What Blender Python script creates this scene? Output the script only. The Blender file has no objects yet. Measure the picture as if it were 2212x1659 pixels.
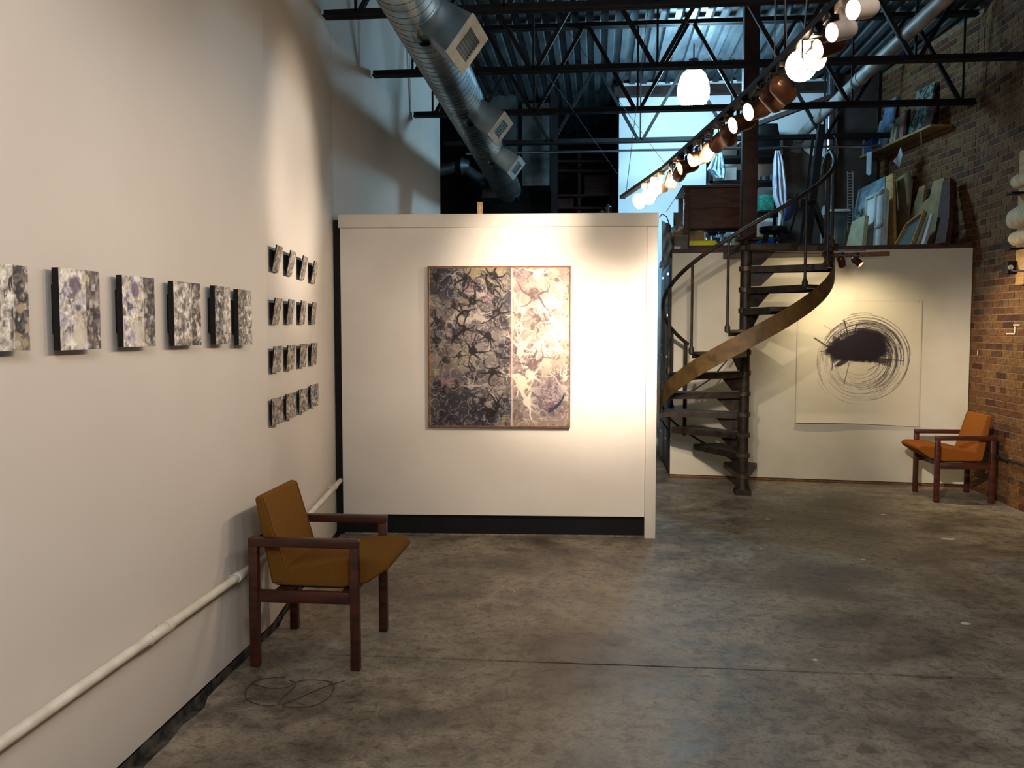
import bpy, math, random
import numpy as np
from mathutils import Vector, Matrix
R = math.radians
sc = bpy.context.scene
COL = sc.collection

# ------------------------------------------------------------ camera, world, exposure
FPX = 1900.0; YAW = R(5.5); PITCH = math.atan(117.5/FPX); EYE = Vector((0, 0, 1.6))
Fh = Vector((-math.sin(YAW), math.cos(YAW), 0)); Rt = Vector((math.cos(YAW), math.sin(YAW), 0))
Fw = Fh*math.cos(PITCH) + Vector((0, 0, -math.sin(PITCH))); Up = Rt.cross(Fw)
cam = bpy.data.cameras.new('camera'); cam.sensor_width = 36; cam.lens = 36*FPX/2212; cam.clip_start = .05
camo = bpy.data.objects.new('camera', cam); COL.objects.link(camo)
camo.matrix_world = Matrix(((Rt.x, Up.x, -Fw.x, EYE.x), (Rt.y, Up.y, -Fw.y, EYE.y), (Rt.z, Up.z, -Fw.z, EYE.z), (0, 0, 0, 1)))
sc.camera = camo
w = bpy.data.worlds.new('world'); sc.world = w; w.use_nodes = True
w.node_tree.nodes['Background'].inputs[0].default_value = (.5, .7, 1, 1)
w.node_tree.nodes['Background'].inputs[1].default_value = 0.0
sc.view_settings.view_transform = 'Standard'; sc.view_settings.look = 'None'
sc.view_settings.exposure = 0.0; sc.view_settings.gamma = 1.0; sc.view_settings.use_curve_mapping = False
sc.cycles.use_denoising = True; sc.cycles.max_bounces = 8; sc.cycles.sample_clamp_indirect = 4
WARM = (1, .82, .64); COOL = (.42, .78, 1.0)

def ray(px, py):
    return Fw + Rt*((px-1106)/FPX) + Up*((829.5-py)/FPX)
def P(px, py, d):                      # point at horizontal distance d in front of the camera
    r = ray(px, py); return EYE + r*(d/r.dot(Fh))
def hit(px, py, q, n):                 # ray against plane
    r = ray(px, py); return EYE + r*((q-EYE).dot(n)/r.dot(n))
def V(*a): return Vector(a)
def lamp(name, kind, loc, power, color, parent=None, **k):
    l = bpy.data.lights.new(name, kind); l.energy = power; l.color = color
    for a, b in k.items():
        if a != 'aim': setattr(l, a, b)
    o = bpy.data.objects.new(name, l); COL.objects.link(o)
    o.rotation_mode = 'XYZ'
    if 'aim' in k: o.rotation_euler = (Vector(k['aim'])-Vector(loc)).to_track_quat('-Z', 'Y').to_euler()
    if parent: o.parent = parent; loc = Vector(loc) - parent.location
    o.location = loc
    return o
# soft fill light added out of view behind the camera, no fixture modelled
lamp('fill_light', 'AREA', (0.9, -1.2, 3.6), 88, (1, .95, .91), size=1.3, aim=(-1.0, 3.4, 0.9))
# cool light added unseen behind the partition top to brighten the loft's back wall
lamp('loft_fill_light', 'AREA', (.50, 10.35, 2.55), 15, (.34, .72, 1.0), size=.35, aim=(1.3, 11.6, 3.5))
lamp('fill_light', 'AREA', (1.8, 0.8, 3.9), 26, (.80, .93, 1), size=.9, aim=(1.0, 2.2, 0))  # second added fill, cool, overhead and out of view

# ------------------------------------------------------------ materials
def lin(c):
    return tuple(((x/255)/12.92 if x <= 10 else ((x/255+.055)/1.055)**2.4) for x in c)
MATS = {}
def mat(name, c1, c2=None, scale=6, rough=.6, metal=0, bump=0, detail=5, dist=0, spec=.5, stretch=(1, 1, 1), lo=.35, hi=.65):
    if name in MATS: return MATS[name]
    m = bpy.data.materials.new(name); m.use_nodes = True; nt = m.node_tree
    b = nt.nodes['Principled BSDF']; b.inputs['Roughness'].default_value = rough; b.inputs['Metallic'].default_value = metal
    b.inputs['Specular IOR Level'].default_value = spec
    c1 = lin(c1); c2 = lin(c2) if c2 else tuple(x*.8 for x in c1)
    tc = nt.nodes.new('ShaderNodeTexCoord'); mp = nt.nodes.new('ShaderNodeMapping'); mp.inputs['Scale'].default_value = stretch
    nz = nt.nodes.new('ShaderNodeTexNoise'); nz.inputs['Scale'].default_value = scale; nz.inputs['Detail'].default_value = detail
    nz.inputs['Distortion'].default_value = dist
    cr = nt.nodes.new('ShaderNodeValToRGB')
    cr.color_ramp.elements[0].position = lo; cr.color_ramp.elements[1].position = hi
    cr.color_ramp.elements[0].color = (*c2, 1); cr.color_ramp.elements[1].color = (*c1, 1)
    L = nt.links.new
    L(tc.outputs['Object'], mp.inputs[0]); L(mp.outputs[0], nz.inputs['Vector']); L(nz.outputs['Fac'], cr.inputs[0]); L(cr.outputs[0], b.inputs['Base Color'])
    if bump:
        bp = nt.nodes.new('ShaderNodeBump'); bp.inputs['Strength'].default_value = bump; bp.inputs['Distance'].default_value = .01
        L(nz.outputs['Fac'], bp.inputs['Height']); L(bp.outputs[0], b.inputs['Normal'])
    MATS[name] = m; return m
def emit(name, color, strength):
    m = bpy.data.materials.new(name); m.use_nodes = True; b = m.node_tree.nodes['Principled BSDF']
    b.inputs['Base Color'].default_value = (.8, .8, .8, 1)
    b.inputs['Emission Color'].default_value = (*color, 1); b.inputs['Emission Strength'].default_value = strength
    MATS[name] = m; return m
def attr_mat(name, rough=.6, bump=0, noise=.0):
    m = bpy.data.materials.new(name); m.use_nodes = True; nt = m.node_tree; b = nt.nodes['Principled BSDF']
    a = nt.nodes.new('ShaderNodeAttribute'); a.attribute_name = 'paint'
    L = nt.links.new
    nz = nt.nodes.new('ShaderNodeTexNoise'); nz.inputs['Scale'].default_value = 40; nz.inputs['Detail'].default_value = 8
    tc = nt.nodes.new('ShaderNodeTexCoord'); L(tc.outputs['Object'], nz.inputs['Vector'])
    mx = nt.nodes.new('ShaderNodeMix'); mx.data_type = 'RGBA'; mx.blend_type = 'OVERLAY'; mx.inputs['Factor'].default_value = noise
    L(a.outputs['Color'], mx.inputs['A']); L(nz.outputs['Fac'], mx.inputs['B']); L(mx.outputs['Result'], b.inputs['Base Color'])
    if bump:
        bp = nt.nodes.new('ShaderNodeBump'); bp.inputs['Strength'].default_value = bump; bp.inputs['Distance'].default_value = .004
        L(nz.outputs['Fac'], bp.inputs['Height']); L(bp.outputs[0], b.inputs['Normal'])
    b.inputs['Roughness'].default_value = rough; b.inputs['Specular IOR Level'].default_value = .25
    MATS[name] = m; return m
M = {}
M['plaster'] = mat('wall_plaster', (222, 214, 206), (216, 207, 198), 1.3, .62, bump=.05, spec=.3)
M['white'] = mat('white_paint', (232, 225, 216), (225, 217, 206), 2, .5, spec=.3)
M['loftwall'] = mat('loft_wall_paint', (214, 210, 196), (202, 197, 180), 2.2, .6, bump=.06, spec=.3)
M['backwall'] = mat('back_wall_paint', (226, 232, 234), (218, 225, 228), 1.2, .7)
M['black'] = mat('black_paint', (14, 14, 18), (8, 8, 11), 8, .6, spec=.3)
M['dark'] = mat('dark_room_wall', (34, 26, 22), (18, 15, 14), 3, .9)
M['steel'] = mat('dark_joist_steel', (24, 22, 25), (14, 13, 15), 9, .7, .0, spec=.25)
M['stair'] = mat('stair_iron', (56, 44, 34), (26, 20, 17), 14, .55, .1, bump=.2, spec=.35)
M['hub'] = mat('worn_iron_hub', (96, 78, 62), (50, 40, 34), 20, .5, .4)
M['column'] = mat('column_steel', (54, 36, 30), (30, 20, 17), 8, .7, .0, spec=.25)
M['band'] = mat('stringer_rust', (104, 78, 36), (66, 48, 22), 7, .6, .1, bump=.15, dist=.8)
M['duct'] = mat('galvanised_duct', (176, 190, 196), (120, 136, 144), 4, .3, .9, detail=2)
M['ductseam'] = mat('duct_seam', (104, 116, 124), (80, 90, 98), 9, .4, .85)
M['plenum'] = mat('plenum_sheet', (96, 108, 112), (58, 66, 72), 4, .45, .7)
M['grille'] = mat('grille_white', (190, 190, 184), (160, 160, 156), 8, .5)
M['deck'] = mat('roof_deck_steel', (96, 104, 108), (62, 70, 76), 2.5, .42, .35)
M['walnut'] = mat('walnut_wood', (78, 34, 20), (46, 18, 11), 5, .42, bump=.03, stretch=(1, 6, 6))
M['uphol'] = mat('mustard_upholstery', (122, 84, 32), (108, 72, 24), 260, .9, bump=.15, spec=.15)
M['uphol2'] = mat('orange_upholstery', (136, 80, 26), (120, 68, 20), 260, .9, bump=.15, spec=.15)
M['welt'] = mat('upholstery_piping', (120, 74, 24), (96, 56, 16), 40, .8)
M['under'] = mat('seat_underside', (26, 20, 20), (16, 12, 12), 20, .9)
M['pipe'] = mat('white_enamel_pipe', (238, 232, 220), (214, 206, 190), 9, .35)
M['greypipe'] = mat('grey_pipe', (150, 148, 146), (110, 108, 106), 5, .5)
M['silver'] = mat('silver_flue', (190, 200, 215), (150, 160, 180), 4, .22, .95)
M['bronze'] = mat('bronze_lamp_can', (112, 76, 56), (74, 48, 34), 12, .32, .6)
M['blackmetal'] = mat('track_black', (22, 21, 24), (14, 13, 16), 12, .35, .3)
M['lampwhite'] = mat('lamp_white', (222, 200, 182), (200, 176, 156), 10, .5)
M['tablewood'] = mat('dark_table_wood', (78, 40, 27), (42, 20, 14), 5, .65, stretch=(1, 5, 5))
M['leafwood'] = mat('grey_board', (92, 88, 76), (70, 66, 56), 5, .6)
M['blackwood'] = mat('black_rack', (14, 12, 15), (8, 7, 9), 8, .65, spec=.25)
M['pine'] = mat('pine_board', (196, 158, 104), (168, 128, 78), 6, .6, stretch=(6, 1, 6))
M['ochrewood'] = mat('shelf_wood', (158, 128, 74), (122, 94, 50), 6, .6, stretch=(6, 1, 6))
M['cardboard'] = mat('cardboard', (148, 128, 92), (118, 100, 70), 6, .85)
M['beige'] = mat('beige_canvas', (168, 162, 134), (150, 144, 116), 8, .8)
M['canvaswhite'] = mat('canvas_white', (206, 214, 212), (184, 192, 190), 6, .7)
M['grey'] = mat('grey_cabinet', (62, 70, 72), (46, 54, 56), 4, .5, .1)
M['plastic'] = mat('clear_plastic_sheet', (196, 208, 210), (120, 132, 136), 9, .35)
M['yellow'] = mat('yellow_plastic', (238, 240, 10), (216, 220, 0), 6, .5)
M['cloth'] = mat('pale_cloth', (196, 206, 222), (150, 162, 190), 9, .9)
M['cloth2'] = mat('printed_cloth', (190, 214, 222), (90, 130, 160), 22, .9, lo=.42, hi=.5)
M['teal'] = mat('teal_box', (44, 140, 120), (20, 84, 76), 34, .7)
M['blue'] = mat('blue_plastic', (26, 96, 200), (16, 60, 150), 6, .45)
M['denim'] = mat('blue_fabric', (40, 62, 112), (20, 32, 66), 8, .9)
M['fluff'] = mat('white_batting', (214, 198, 168), (186, 168, 134), 14, .95, bump=.6)
M['red'] = mat('red_label', (170, 40, 46), (150, 30, 34), 9, .6)
M['trimwood'] = mat('trim_board', (128, 84, 50), (92, 56, 32), 6, .6, stretch=(5, 1, 5))
M['paper'] = mat('loose_paper', (206, 212, 226), (180, 186, 204), 9, .8)
M['switch'] = mat('switch_plate', (236, 226, 204), (228, 218, 196), 9, .4)
M['mirror'] = mat('chalk_glass', (92, 102, 98), (70, 80, 76), 6, .3)
M['sky'] = mat('sky_painting', (150, 168, 176), (84, 110, 128), 7, .7, dist=1.2)
M['bluepaint'] = mat('blue_painting', (134, 164, 190), (74, 114, 154), 12, .7, dist=1)
M['landpaint'] = mat('landscape_painting', (120, 130, 116), (28, 42, 44), 9, .7, dist=1.5, lo=.45, hi=.55)
M['pinkpaint'] = mat('pink_book', (150, 120, 120), (120, 90, 92), 20, .7)
M['cable'] = mat('thin_cable', (120, 122, 126), (80, 82, 86), 9, .4, .5)
M['blackcable'] = mat('dark_cable', (58, 54, 54), (40, 38, 38), 9, .6)
M['bulb'] = emit('lit_lamp', (1, .78, .5), 60)
M['bulbsoft'] = emit('lit_lamp_side', (1, .74, .44), 22)
M['pendant'] = emit('pendant_glass', (.42, .76, 1.0), 108)
M['gutter'] = mat('slab_gutter_dirt', (92, 84, 76), (26, 24, 22), 16, .9, bump=.4)
M['taupe'] = mat('taupe_shade_panel', (84, 76, 70), (66, 58, 54), 3, .8)

# concrete floor
def concrete():
    m = bpy.data.materials.new('worn_concrete'); m.use_nodes = True; nt = m.node_tree; b = nt.nodes['Principled BSDF']; L = nt.links.new
    tc = nt.nodes.new('ShaderNodeTexCoord')
    def noise(s, d, di=0, st=(1, 1, 1)):
        mp = nt.nodes.new('ShaderNodeMapping'); mp.inputs['Scale'].default_value = st; L(tc.outputs['Object'], mp.inputs[0])
        n = nt.nodes.new('ShaderNodeTexNoise'); n.inputs['Scale'].default_value = s; n.inputs['Detail'].default_value = d; n.inputs['Distortion'].default_value = di
        L(mp.outputs[0], n.inputs['Vector']); return n
    def ramp(src, stops):
        r = nt.nodes.new('ShaderNodeValToRGB'); e = r.color_ramp.elements
        while len(e) < len(stops): e.new(.5)
        for i, (p, c) in enumerate(stops): e[i].position = p; e[i].color = (*c, 1)
        L(src, r.inputs[0]); return r
    def mix(t, f, a, c):
        x = nt.nodes.new('ShaderNodeMix'); x.data_type = 'RGBA'; x.blend_type = t
        if isinstance(f, float): x.inputs['Factor'].default_value = f
        else: L(f, x.inputs['Factor'])
        for s, v in (('A', a), ('B', c)):
            if isinstance(v, tuple): x.inputs[s].default_value = (*v, 1)
            else: L(v, x.inputs[s])
        return x.outputs['Result']
    n1 = noise(1.1, 6, .6, (1, 1.2, 1)); n2 = noise(4.5, 8, .4); n3 = noise(60, 3)
    c = ramp(n1.outputs['Fac'], [(.30, lin((92, 84, 76))), (.44, lin((134, 124, 110))), (.56, lin((156, 146, 130))), (.70, lin((128, 122, 116)))]).outputs[0]
    c2 = ramp(n2.outputs['Fac'], [(.3, (.50, .47, .45)), (.52, (.9, .9, .9)), (.7, (1.12, 1.1, 1.06))]).outputs[0]
    c = mix('MULTIPLY', 1.0, c, c2)
    g = ramp(n3.outputs['Fac'], [(.3, (.62, .62, .62)), (.55, (1.06, 1.06, 1.06))]).outputs[0]
    c = mix('MULTIPLY', .9, c, g)
    n6 = noise(17, 9, .7); g = ramp(n6.outputs['Fac'], [(.34, (.55, .53, .5)), (.5, (1, 1, 1)), (.68, (1.12, 1.12, 1.1))]).outputs[0]
    c = mix('MULTIPLY', .9, c, g)
    n7 = noise(150, 2); g = ramp(n7.outputs['Fac'], [(.70, (0, 0, 0)), (.76, (1, 1, 1))]).outputs[0]
    c = mix('MIX', mix('MULTIPLY', 1.0, g, (.5, .5, .5)), c, lin((190, 184, 170)))
    vo = nt.nodes.new('ShaderNodeTexVoronoi'); vo.inputs['Scale'].default_value = 9; L(tc.outputs['Object'], vo.inputs['Vector'])
    sp = ramp(vo.outputs['Distance'], [(.035, (1, 1, 1)), (.06, (0, 0, 0))]).outputs[0]
    n4 = noise(2.3, 2); gate = ramp(n4.outputs['Fac'], [(.55, (0, 0, 0)), (.62, (1, 1, 1))]).outputs[0]
    f = mix('MULTIPLY', 1.0, sp, gate)
    c = mix('MIX', f, c, lin((205, 198, 182)))
    L(c, b.inputs['Base Color'])
    rr = ramp(n2.outputs['Fac'], [(.3, (.40,)*3), (.7, (.60,)*3)]).outputs[0]; L(rr, b.inputs['Roughness'])
    b.inputs['Specular IOR Level'].default_value = .45
    bp = nt.nodes.new('ShaderNodeBump'); bp.inputs['Strength'].default_value = .12; bp.inputs['Distance'].default_value = .006
    L(n2.outputs['Fac'], bp.inputs['Height']); L(bp.outputs[0], b.inputs['Normal'])
    return m
M['concrete'] = concrete()
def brickmat():
    m = bpy.data.materials.new('common_brick'); m.use_nodes = True; nt = m.node_tree; b = nt.nodes['Principled BSDF']; L = nt.links.new
    a = nt.nodes.new('ShaderNodeAttribute'); a.attribute_name = 'tone'
    r = nt.nodes.new('ShaderNodeValToRGB'); e = r.color_ramp.elements
    stops = [(0, (64, 36, 24)), (.2, (88, 54, 34)), (.42, (106, 70, 42)), (.62, (120, 86, 50)), (.82, (106, 80, 52)), (1, (72, 50, 36))]
    while len(e) < len(stops): e.new(.5)
    for i, (p, c) in enumerate(stops): e[i].position = p; e[i].color = (*lin(c), 1)
    L(a.outputs['Fac'], r.inputs[0])
    tc = nt.nodes.new('ShaderNodeTexCoord'); n = nt.nodes.new('ShaderNodeTexNoise'); n.inputs['Scale'].default_value = 28; n.inputs['Detail'].default_value = 6
    L(tc.outputs['Object'], n.inputs['Vector'])
    r2 = nt.nodes.new('ShaderNodeValToRGB'); r2.color_ramp.elements[0].color = (.55, .55, .55, 1); r2.color_ramp.elements[1].color = (1.15, 1.1, 1.05, 1)
    r2.color_ramp.elements[0].position = .3; r2.color_ramp.elements[1].position = .7
    L(n.outputs['Fac'], r2.inputs[0])
    mx = nt.nodes.new('ShaderNodeMix'); mx.data_type = 'RGBA'; mx.blend_type = 'MULTIPLY'; mx.inputs['Factor'].default_value = 1
    L(r.outputs[0], mx.inputs['A']); L(r2.outputs[0], mx.inputs['B']); L(mx.outputs['Result'], b.inputs['Base Color'])
    b.inputs['Roughness'].default_value = .8; b.inputs['Specular IOR Level'].default_value = .3
    bp = nt.nodes.new('ShaderNodeBump'); bp.inputs['Strength'].default_value = .5; bp.inputs['Distance'].default_value = .006
    L(n.outputs['Fac'], bp.inputs['Height']); L(bp.outputs[0], b.inputs['Normal'])
    return m
M['brick'] = brickmat()
M['mortar'] = mat('mortar', (134, 108, 84), (104, 82, 64), 24, .9, bump=.3)

# ------------------------------------------------------------ geometry helpers
class MB:
    def __init__(s): s.v = []; s.f = []; s.sm = False
    def add(s, vs, fs):
        o = len(s.v); s.v += [Vector(x) for x in vs]; s.f += [tuple(i+o for i in f) for f in fs]; return s
    def box(s, x0, x1, y0, y1, z0, z1):
        return s.add([(x0, y0, z0), (x1, y0, z0), (x1, y1, z0), (x0, y1, z0), (x0, y0, z1), (x1, y0, z1), (x1, y1, z1), (x0, y1, z1)],
                     [(0, 3, 2, 1), (4, 5, 6, 7), (0, 1, 5, 4), (1, 2, 6, 5), (2, 3, 7, 6), (3, 0, 4, 7)])
    def obox(s, c, ax, ay, az):          # centre and three half axes
        c = Vector(c); ax, ay, az = Vector(ax), Vector(ay), Vector(az)
        vs = [c+ax*i+ay*j+az*k for k in (-1, 1) for i, j in ((-1, -1), (1, -1), (1, 1), (-1, 1))]
        return s.add(vs, [(0, 3, 2, 1), (4, 5, 6, 7), (0, 1, 5, 4), (1, 2, 6, 5), (2, 3, 7, 6), (3, 0, 4, 7)])
    def bar(s, p, q, w, h, up=(0, 0, 1)):
        p, q = Vector(p), Vector(q); d = (q-p).normalized(); up = Vector(up)
        if abs(d.dot(up)) > .95: up = Vector((1, 0, 0))
        a = d.cross(up).normalized(); b = a.cross(d).normalized()
        return s.obox((p+q)/2, (q-p)/2, a*w/2, b*h/2)
    def prism(s, poly, off):             # poly: list of points, off: extrusion vector
        n = len(poly); poly = [Vector(x) for x in poly]; off = Vector(off)
        return s.add(poly+[x+off for x in poly], [tuple(range(n))[::-1], tuple(range(n, 2*n))]+[(i, (i+1) % n, n+(i+1) % n, n+i) for i in range(n)])
    def tube(s, pts, r, n=8, cap=True, squash=None):
        pts = [Vector(x) for x in pts]; s.sm = True; rs = r if isinstance(r, (list, tuple)) else [r]*len(pts)
        o = len(s.v); prev = None
        for i, p in enumerate(pts):
            d = (pts[min(i+1, len(pts)-1)]-pts[max(i-1, 0)]).normalized()
            if prev is None:
                up = Vector((0, 0, 1)) if abs(d.z) < .9 else Vector((1, 0, 0))
                a = d.cross(up).normalized()
            else:
                a = (prev - d*prev.dot(d)).normalized()
            prev = a; b = d.cross(a)
            for k in range(n):
                t = 2*math.pi*k/n; s.v.append(p+(a*math.cos(t)+b*math.sin(t))*rs[i])
        for i in range(len(pts)-1):
            for k in range(n):
                s.f.append((o+i*n+k, o+i*n+(k+1) % n, o+(i+1)*n+(k+1) % n, o+(i+1)*n+k))
        if cap:
            s.f.append(tuple(o+k for k in range(n))[::-1]); s.f.append(tuple(o+(len(pts)-1)*n+k for k in range(n)))
        return s
    def lathe(s, prof, c, axis=(0, 0, 1), n=16):   # prof: (r, t) along axis
        s.sm = True; c = Vector(c); ax = Vector(axis).normalized()
        up = Vector((0, 0, 1)) if abs(ax.z) < .9 else Vector((1, 0, 0)); a = ax.cross(up).normalized(); b = ax.cross(a)
        o = len(s.v)
        for r, t in prof:
            for k in range(n):
                an = 2*math.pi*k/n; s.v.append(c+ax*t+(a*math.cos(an)+b*math.sin(an))*max(r, 1e-4))
        for i in range(len(prof)-1):
            for k in range(n): s.f.append((o+i*n+k, o+(i+1)*n+k, o+(i+1)*n+(k+1) % n, o+i*n+(k+1) % n))
        return s
    def grid(s, fn, nu, nv):
        o = len(s.v); s.sm = True
        for j in range(nv+1):
            for i in range(nu+1): s.v.append(Vector(fn(i/nu, j/nv)))
        for j in range(nv):
            for i in range(nu): a = o+j*(nu+1)+i; s.f.append((a, a+1, a+nu+2, a+nu+1))
        return s
    def build(s, name, m, parent=None, bevel=0, seg=2, local=False):
        off = Vector((0, 0, 0)); p = parent
        if not local:
            while p: off += p.location; p = p.parent
        me = bpy.data.meshes.new(name); me.from_pydata([tuple(x-off) for x in s.v], [], s.f)
        me.materials.append(m if not isinstance(m, str) else M[m])
        if s.sm:
            me.polygons.foreach_set('use_smooth', [True]*len(me.polygons))
            me.set_sharp_from_angle(angle=R(38))
        me.update(); me.validate()
        o = bpy.data.objects.new(name, me); COL.objects.link(o)
        if parent: o.parent = parent
        if bevel:
            b = o.modifiers.new('bevel', 'BEVEL'); b.width = bevel; b.segments = seg; b.limit_method = 'ANGLE'; b.angle_limit = R(35)
            me.polygons.foreach_set('use_smooth', [True]*len(me.polygons))
        return o
def fixn(o):
    import bmesh
    bm = bmesh.new(); bm.from_mesh(o.data); bmesh.ops.recalc_face_normals(bm, faces=bm.faces); bm.to_mesh(o.data); bm.free(); return o
def tag(o, label, cat, group=None):
    o['label'] = label; o['category'] = cat
    if group: o['group'] = group
    return o
def thing(name, label, cat, loc=(0, 0, 0), rz=0, group=None):
    o = bpy.data.objects.new(name, None); COL.objects.link(o); o.empty_display_size = .1
    o.location = loc; o.rotation_euler = (0, 0, rz); return tag(o, label, cat, group)
def struct(o, label=None):
    o['kind'] = 'structure'
    if label: o['label'] = label
    return o
def stuff(o, label=None):
    o['kind'] = 'stuff'
    if label: o['label'] = label
    return o
def copy_tree(o, parent=None):
    c = o.copy(); COL.objects.link(c); c.parent = parent
    for ch in o.children: copy_tree(ch, c)
    return c
rnd = random.Random(7)

# ------------------------------------------------------------ setting: floor
ZD = 4.74                                   # underside of the roof deck
LW = [V(-1.66, -4.2, 0), V(-1.73, 4.5, 0), V(-2.03, 6.7, 0), V(-1.89, 10.6, 0)]
def lwx(y):
    for a, b in zip(LW, LW[1:]):
        if y <= b.y: return a.x+(b.x-a.x)*(y-a.y)/(b.y-a.y)
    return LW[-1].x
RW = [V(3.75, -4.2, 0), V(3.75, 9.3, 0), V(3.45, 11.6, 0)]
fl = struct(MB().box(-3.4, 4.0, -4.3, 14.6, -.16, -.03).build('floor', 'gutter'))
jr = random.Random(3)
def left_edge(y0, y1, n, lo, hi):
    return [V(lwx(y)+jr.uniform(lo, hi), y, 0) for y in [y0+(y1-y0)*i/n for i in range(n+1)]]
def joint(y, n, x0, x1, notch):
    pts = []
    for i in range(n+1):
        x = x0+(x1-x0)*i/n; dy = jr.uniform(-.003, .003)
        if notch and 1.42 < x < 1.66: dy -= .035*(1-abs(x-1.54)/.12)
        pts.append(V(x, y+dy, 0))
    return pts
front = left_edge(-4.2, 2.9, 50, .07, .105) + left_edge(3.0, 3.5, 6, .055, .075) + left_edge(3.6, 4.13, 6, .03, .045)
front = front + joint(4.135, 90, lwx(4.13)+.07, 3.74, True) + [V(3.74, -4.2, 0)]
MB().prism([p+V(0, 0, -.09) for p in front], (0, 0, .09)).build('floor_slab', 'concrete', fl)
back = joint(4.150, 90, lwx(4.2)+.05, 3.74, False)[::-1] + left_edge(4.2, 10.7, 40, .02, .035) + [V(-3.2, 10.8, 0), V(-3.2, 14.4, 0), V(.2, 14.4, 0), V(.2, 11.6, 0), V(3.45, 11.6, 0), V(3.74, 9.3, 0)]
MB().prism([p+V(0, 0, -.09) for p in back], (0, 0, .09)).build('floor_slab', 'concrete', fl)
for o in fl.children: fixn(o)

# ------------------------------------------------------------ setting: walls
m = MB()
for a, b in zip(LW, LW[1:]):
    pass
inner = LW; outer = [p+V(-.14, 0, 0) for p in LW]
m.prism([p+V(0, 0, .02) for p in inner+outer[::-1]], (0, 0, ZD+.04))
struct(fixn(m.build('wall_left', 'plaster')))
# ragged dark base gap under the left wall
m = MB()
seg = 70
for i in range(seg):
    y0 = -2+i*(8.6/seg); y1 = y0+8.6/seg
    h0 = .006+.018*jr.random(); h1 = .006+.018*jr.random()
    m.add([(lwx(y0)+.004, y0, -.03), (lwx(y1)+.004, y1, -.03), (lwx(y1)+.004, y1, h1), (lwx(y0)+.004, y0, h0)], [(0, 3, 2, 1)])
struct(m.build('baseboard_left', 'gutter'), 'dark ragged gap where the left wall meets the floor')

def segs(c, x0, x1): pass
def brick_wall():
    wall = MB()
    inn = [p+V(.0, 0, 0) for p in RW]; out = [p+V(.2, 0, 0) for p in RW]
    o = struct(fixn(wall.prism([p+V(0, 0, -.03) for p in inn+out[::-1]], (0, 0, ZD+.08)).build('wall_right', 'mortar')))
    protos = {}
    def brick_mesh(L, k, tone):
        b = MB().box(-L/2, L/2, -.02, .004+.0012*(k % 3), -.0275, .0275)
        bb = b.build('brick', 'brick', None); me = bb.data; bpy.data.objects.remove(bb)
        at = me.attributes.new('tone', 'FLOAT', 'POINT'); at.data.foreach_set('value', [tone]*len(me.vertices)); return me
    rr = random.Random(11)
    for k in range(14):
        protos['s', k] = brick_mesh(.200, k, (k+.5)/14); protos['h', k] = brick_mesh(.095, k, (k+.5)/14)
    sv, sf, st = [], [], []; singles = 0; cand = []
    for a, b, y0 in ((V(3.75, 2.0, 0), RW[1], 0), (RW[1], RW[2], 0)):
        d = (b-a); L = d.length; u = d/L; n = V(-u.y, u.x, 0)
        if n.x > 0: n = -n
        for c in range(70):
            z = .034+c*.067; head = (c % 6 == 3)
            pit = .107 if head else .212
            s = -(pit*.5 if c % 2 else 0)+.0
            while s < L:
                e = min(s+pit, L); s0 = max(s, 0)
                if e-s0 > .03: cand.append((a+u*((s0+e)/2)+V(0, 0, z), u, n, e-s0-.012, head, pit-.012))
                s += pit
    def order(c):
        p = c[0]; d = (p-EYE).dot(Fh); lat = (p-EYE).dot(Rt)/d*FPX+1106
        return (0 if (2098 < lat < 2235 and p.z < 3.2) else 1, d)
    cand.sort(key=order)
    for c, u, n, L, head, full in cand:
        tone = min(.99, max(0, rr.gauss(.5, .24))); k = int(tone*14)
        if singles < 300 and abs(L-full) < .002:
            ob = bpy.data.objects.new('brick', protos['h' if head else 's', k]); COL.objects.link(ob); ob.parent = o
            ob.location = c; ob.rotation_euler = (0, 0, math.atan2(-n.x, n.y)); singles += 1
        else:
            b0 = len(sv); pr = .004+.0012*rr.randint(0, 2)
            for dz in (-.0275, .0275):
                for du, dn in ((-L/2, -.02), (L/2, -.02), (L/2, pr), (-L/2, pr)):
                    sv.append(tuple(c+u*du+n*dn+V(0, 0, dz))); st.append((k+.5)/14)
            sf += [tuple(i+b0 for i in f) for f in ((0, 1, 2, 3), (4, 7, 6, 5), (0, 4, 5, 1), (1, 5, 6, 2), (2, 6, 7, 3), (3, 7, 4, 0))]
    me = bpy.data.meshes.new('bricks'); me.from_pydata(sv, [], sf); me.materials.append(M['brick'])
    at = me.attributes.new('tone', 'FLOAT', 'POINT'); at.data.foreach_set('value', st)
    bo = bpy.data.objects.new('brick_courses', me); COL.objects.link(bo); bo.parent = o; stuff(fixn(bo))
    sm = MB()
    for px, py, w_, h_ in ((2196, 702, .12, .012), (2183, 721, .16, .012), (2192, 712, .014, .06), (2112, 762, .012, .05)):
        q = hit(px, py, V(3.736, 8, 0), V(1, 0, 0)); sm.obox(q, (.002, 0, 0), (0, w_/2, 0), (0, 0, h_/2))
    sm.build('paint_smear', 'white', o)
    return o
brick_wall()
struct(MB().box(-3.5, 4.1, -4.35, -4.2, 0, ZD).build('wall_front', 'plaster'))
struct(MB().box(.27, 3.55, 11.6, 11.75, 0, ZD+.02).build('wall_back', 'backwall'))
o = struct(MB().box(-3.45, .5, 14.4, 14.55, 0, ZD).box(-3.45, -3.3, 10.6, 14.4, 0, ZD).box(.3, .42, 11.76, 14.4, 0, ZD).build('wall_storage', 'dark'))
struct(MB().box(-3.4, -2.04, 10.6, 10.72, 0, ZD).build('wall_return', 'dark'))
M['chase'] = mat('chase_plaster', (62, 52, 46), (44, 36, 33), 5, .85)
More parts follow.
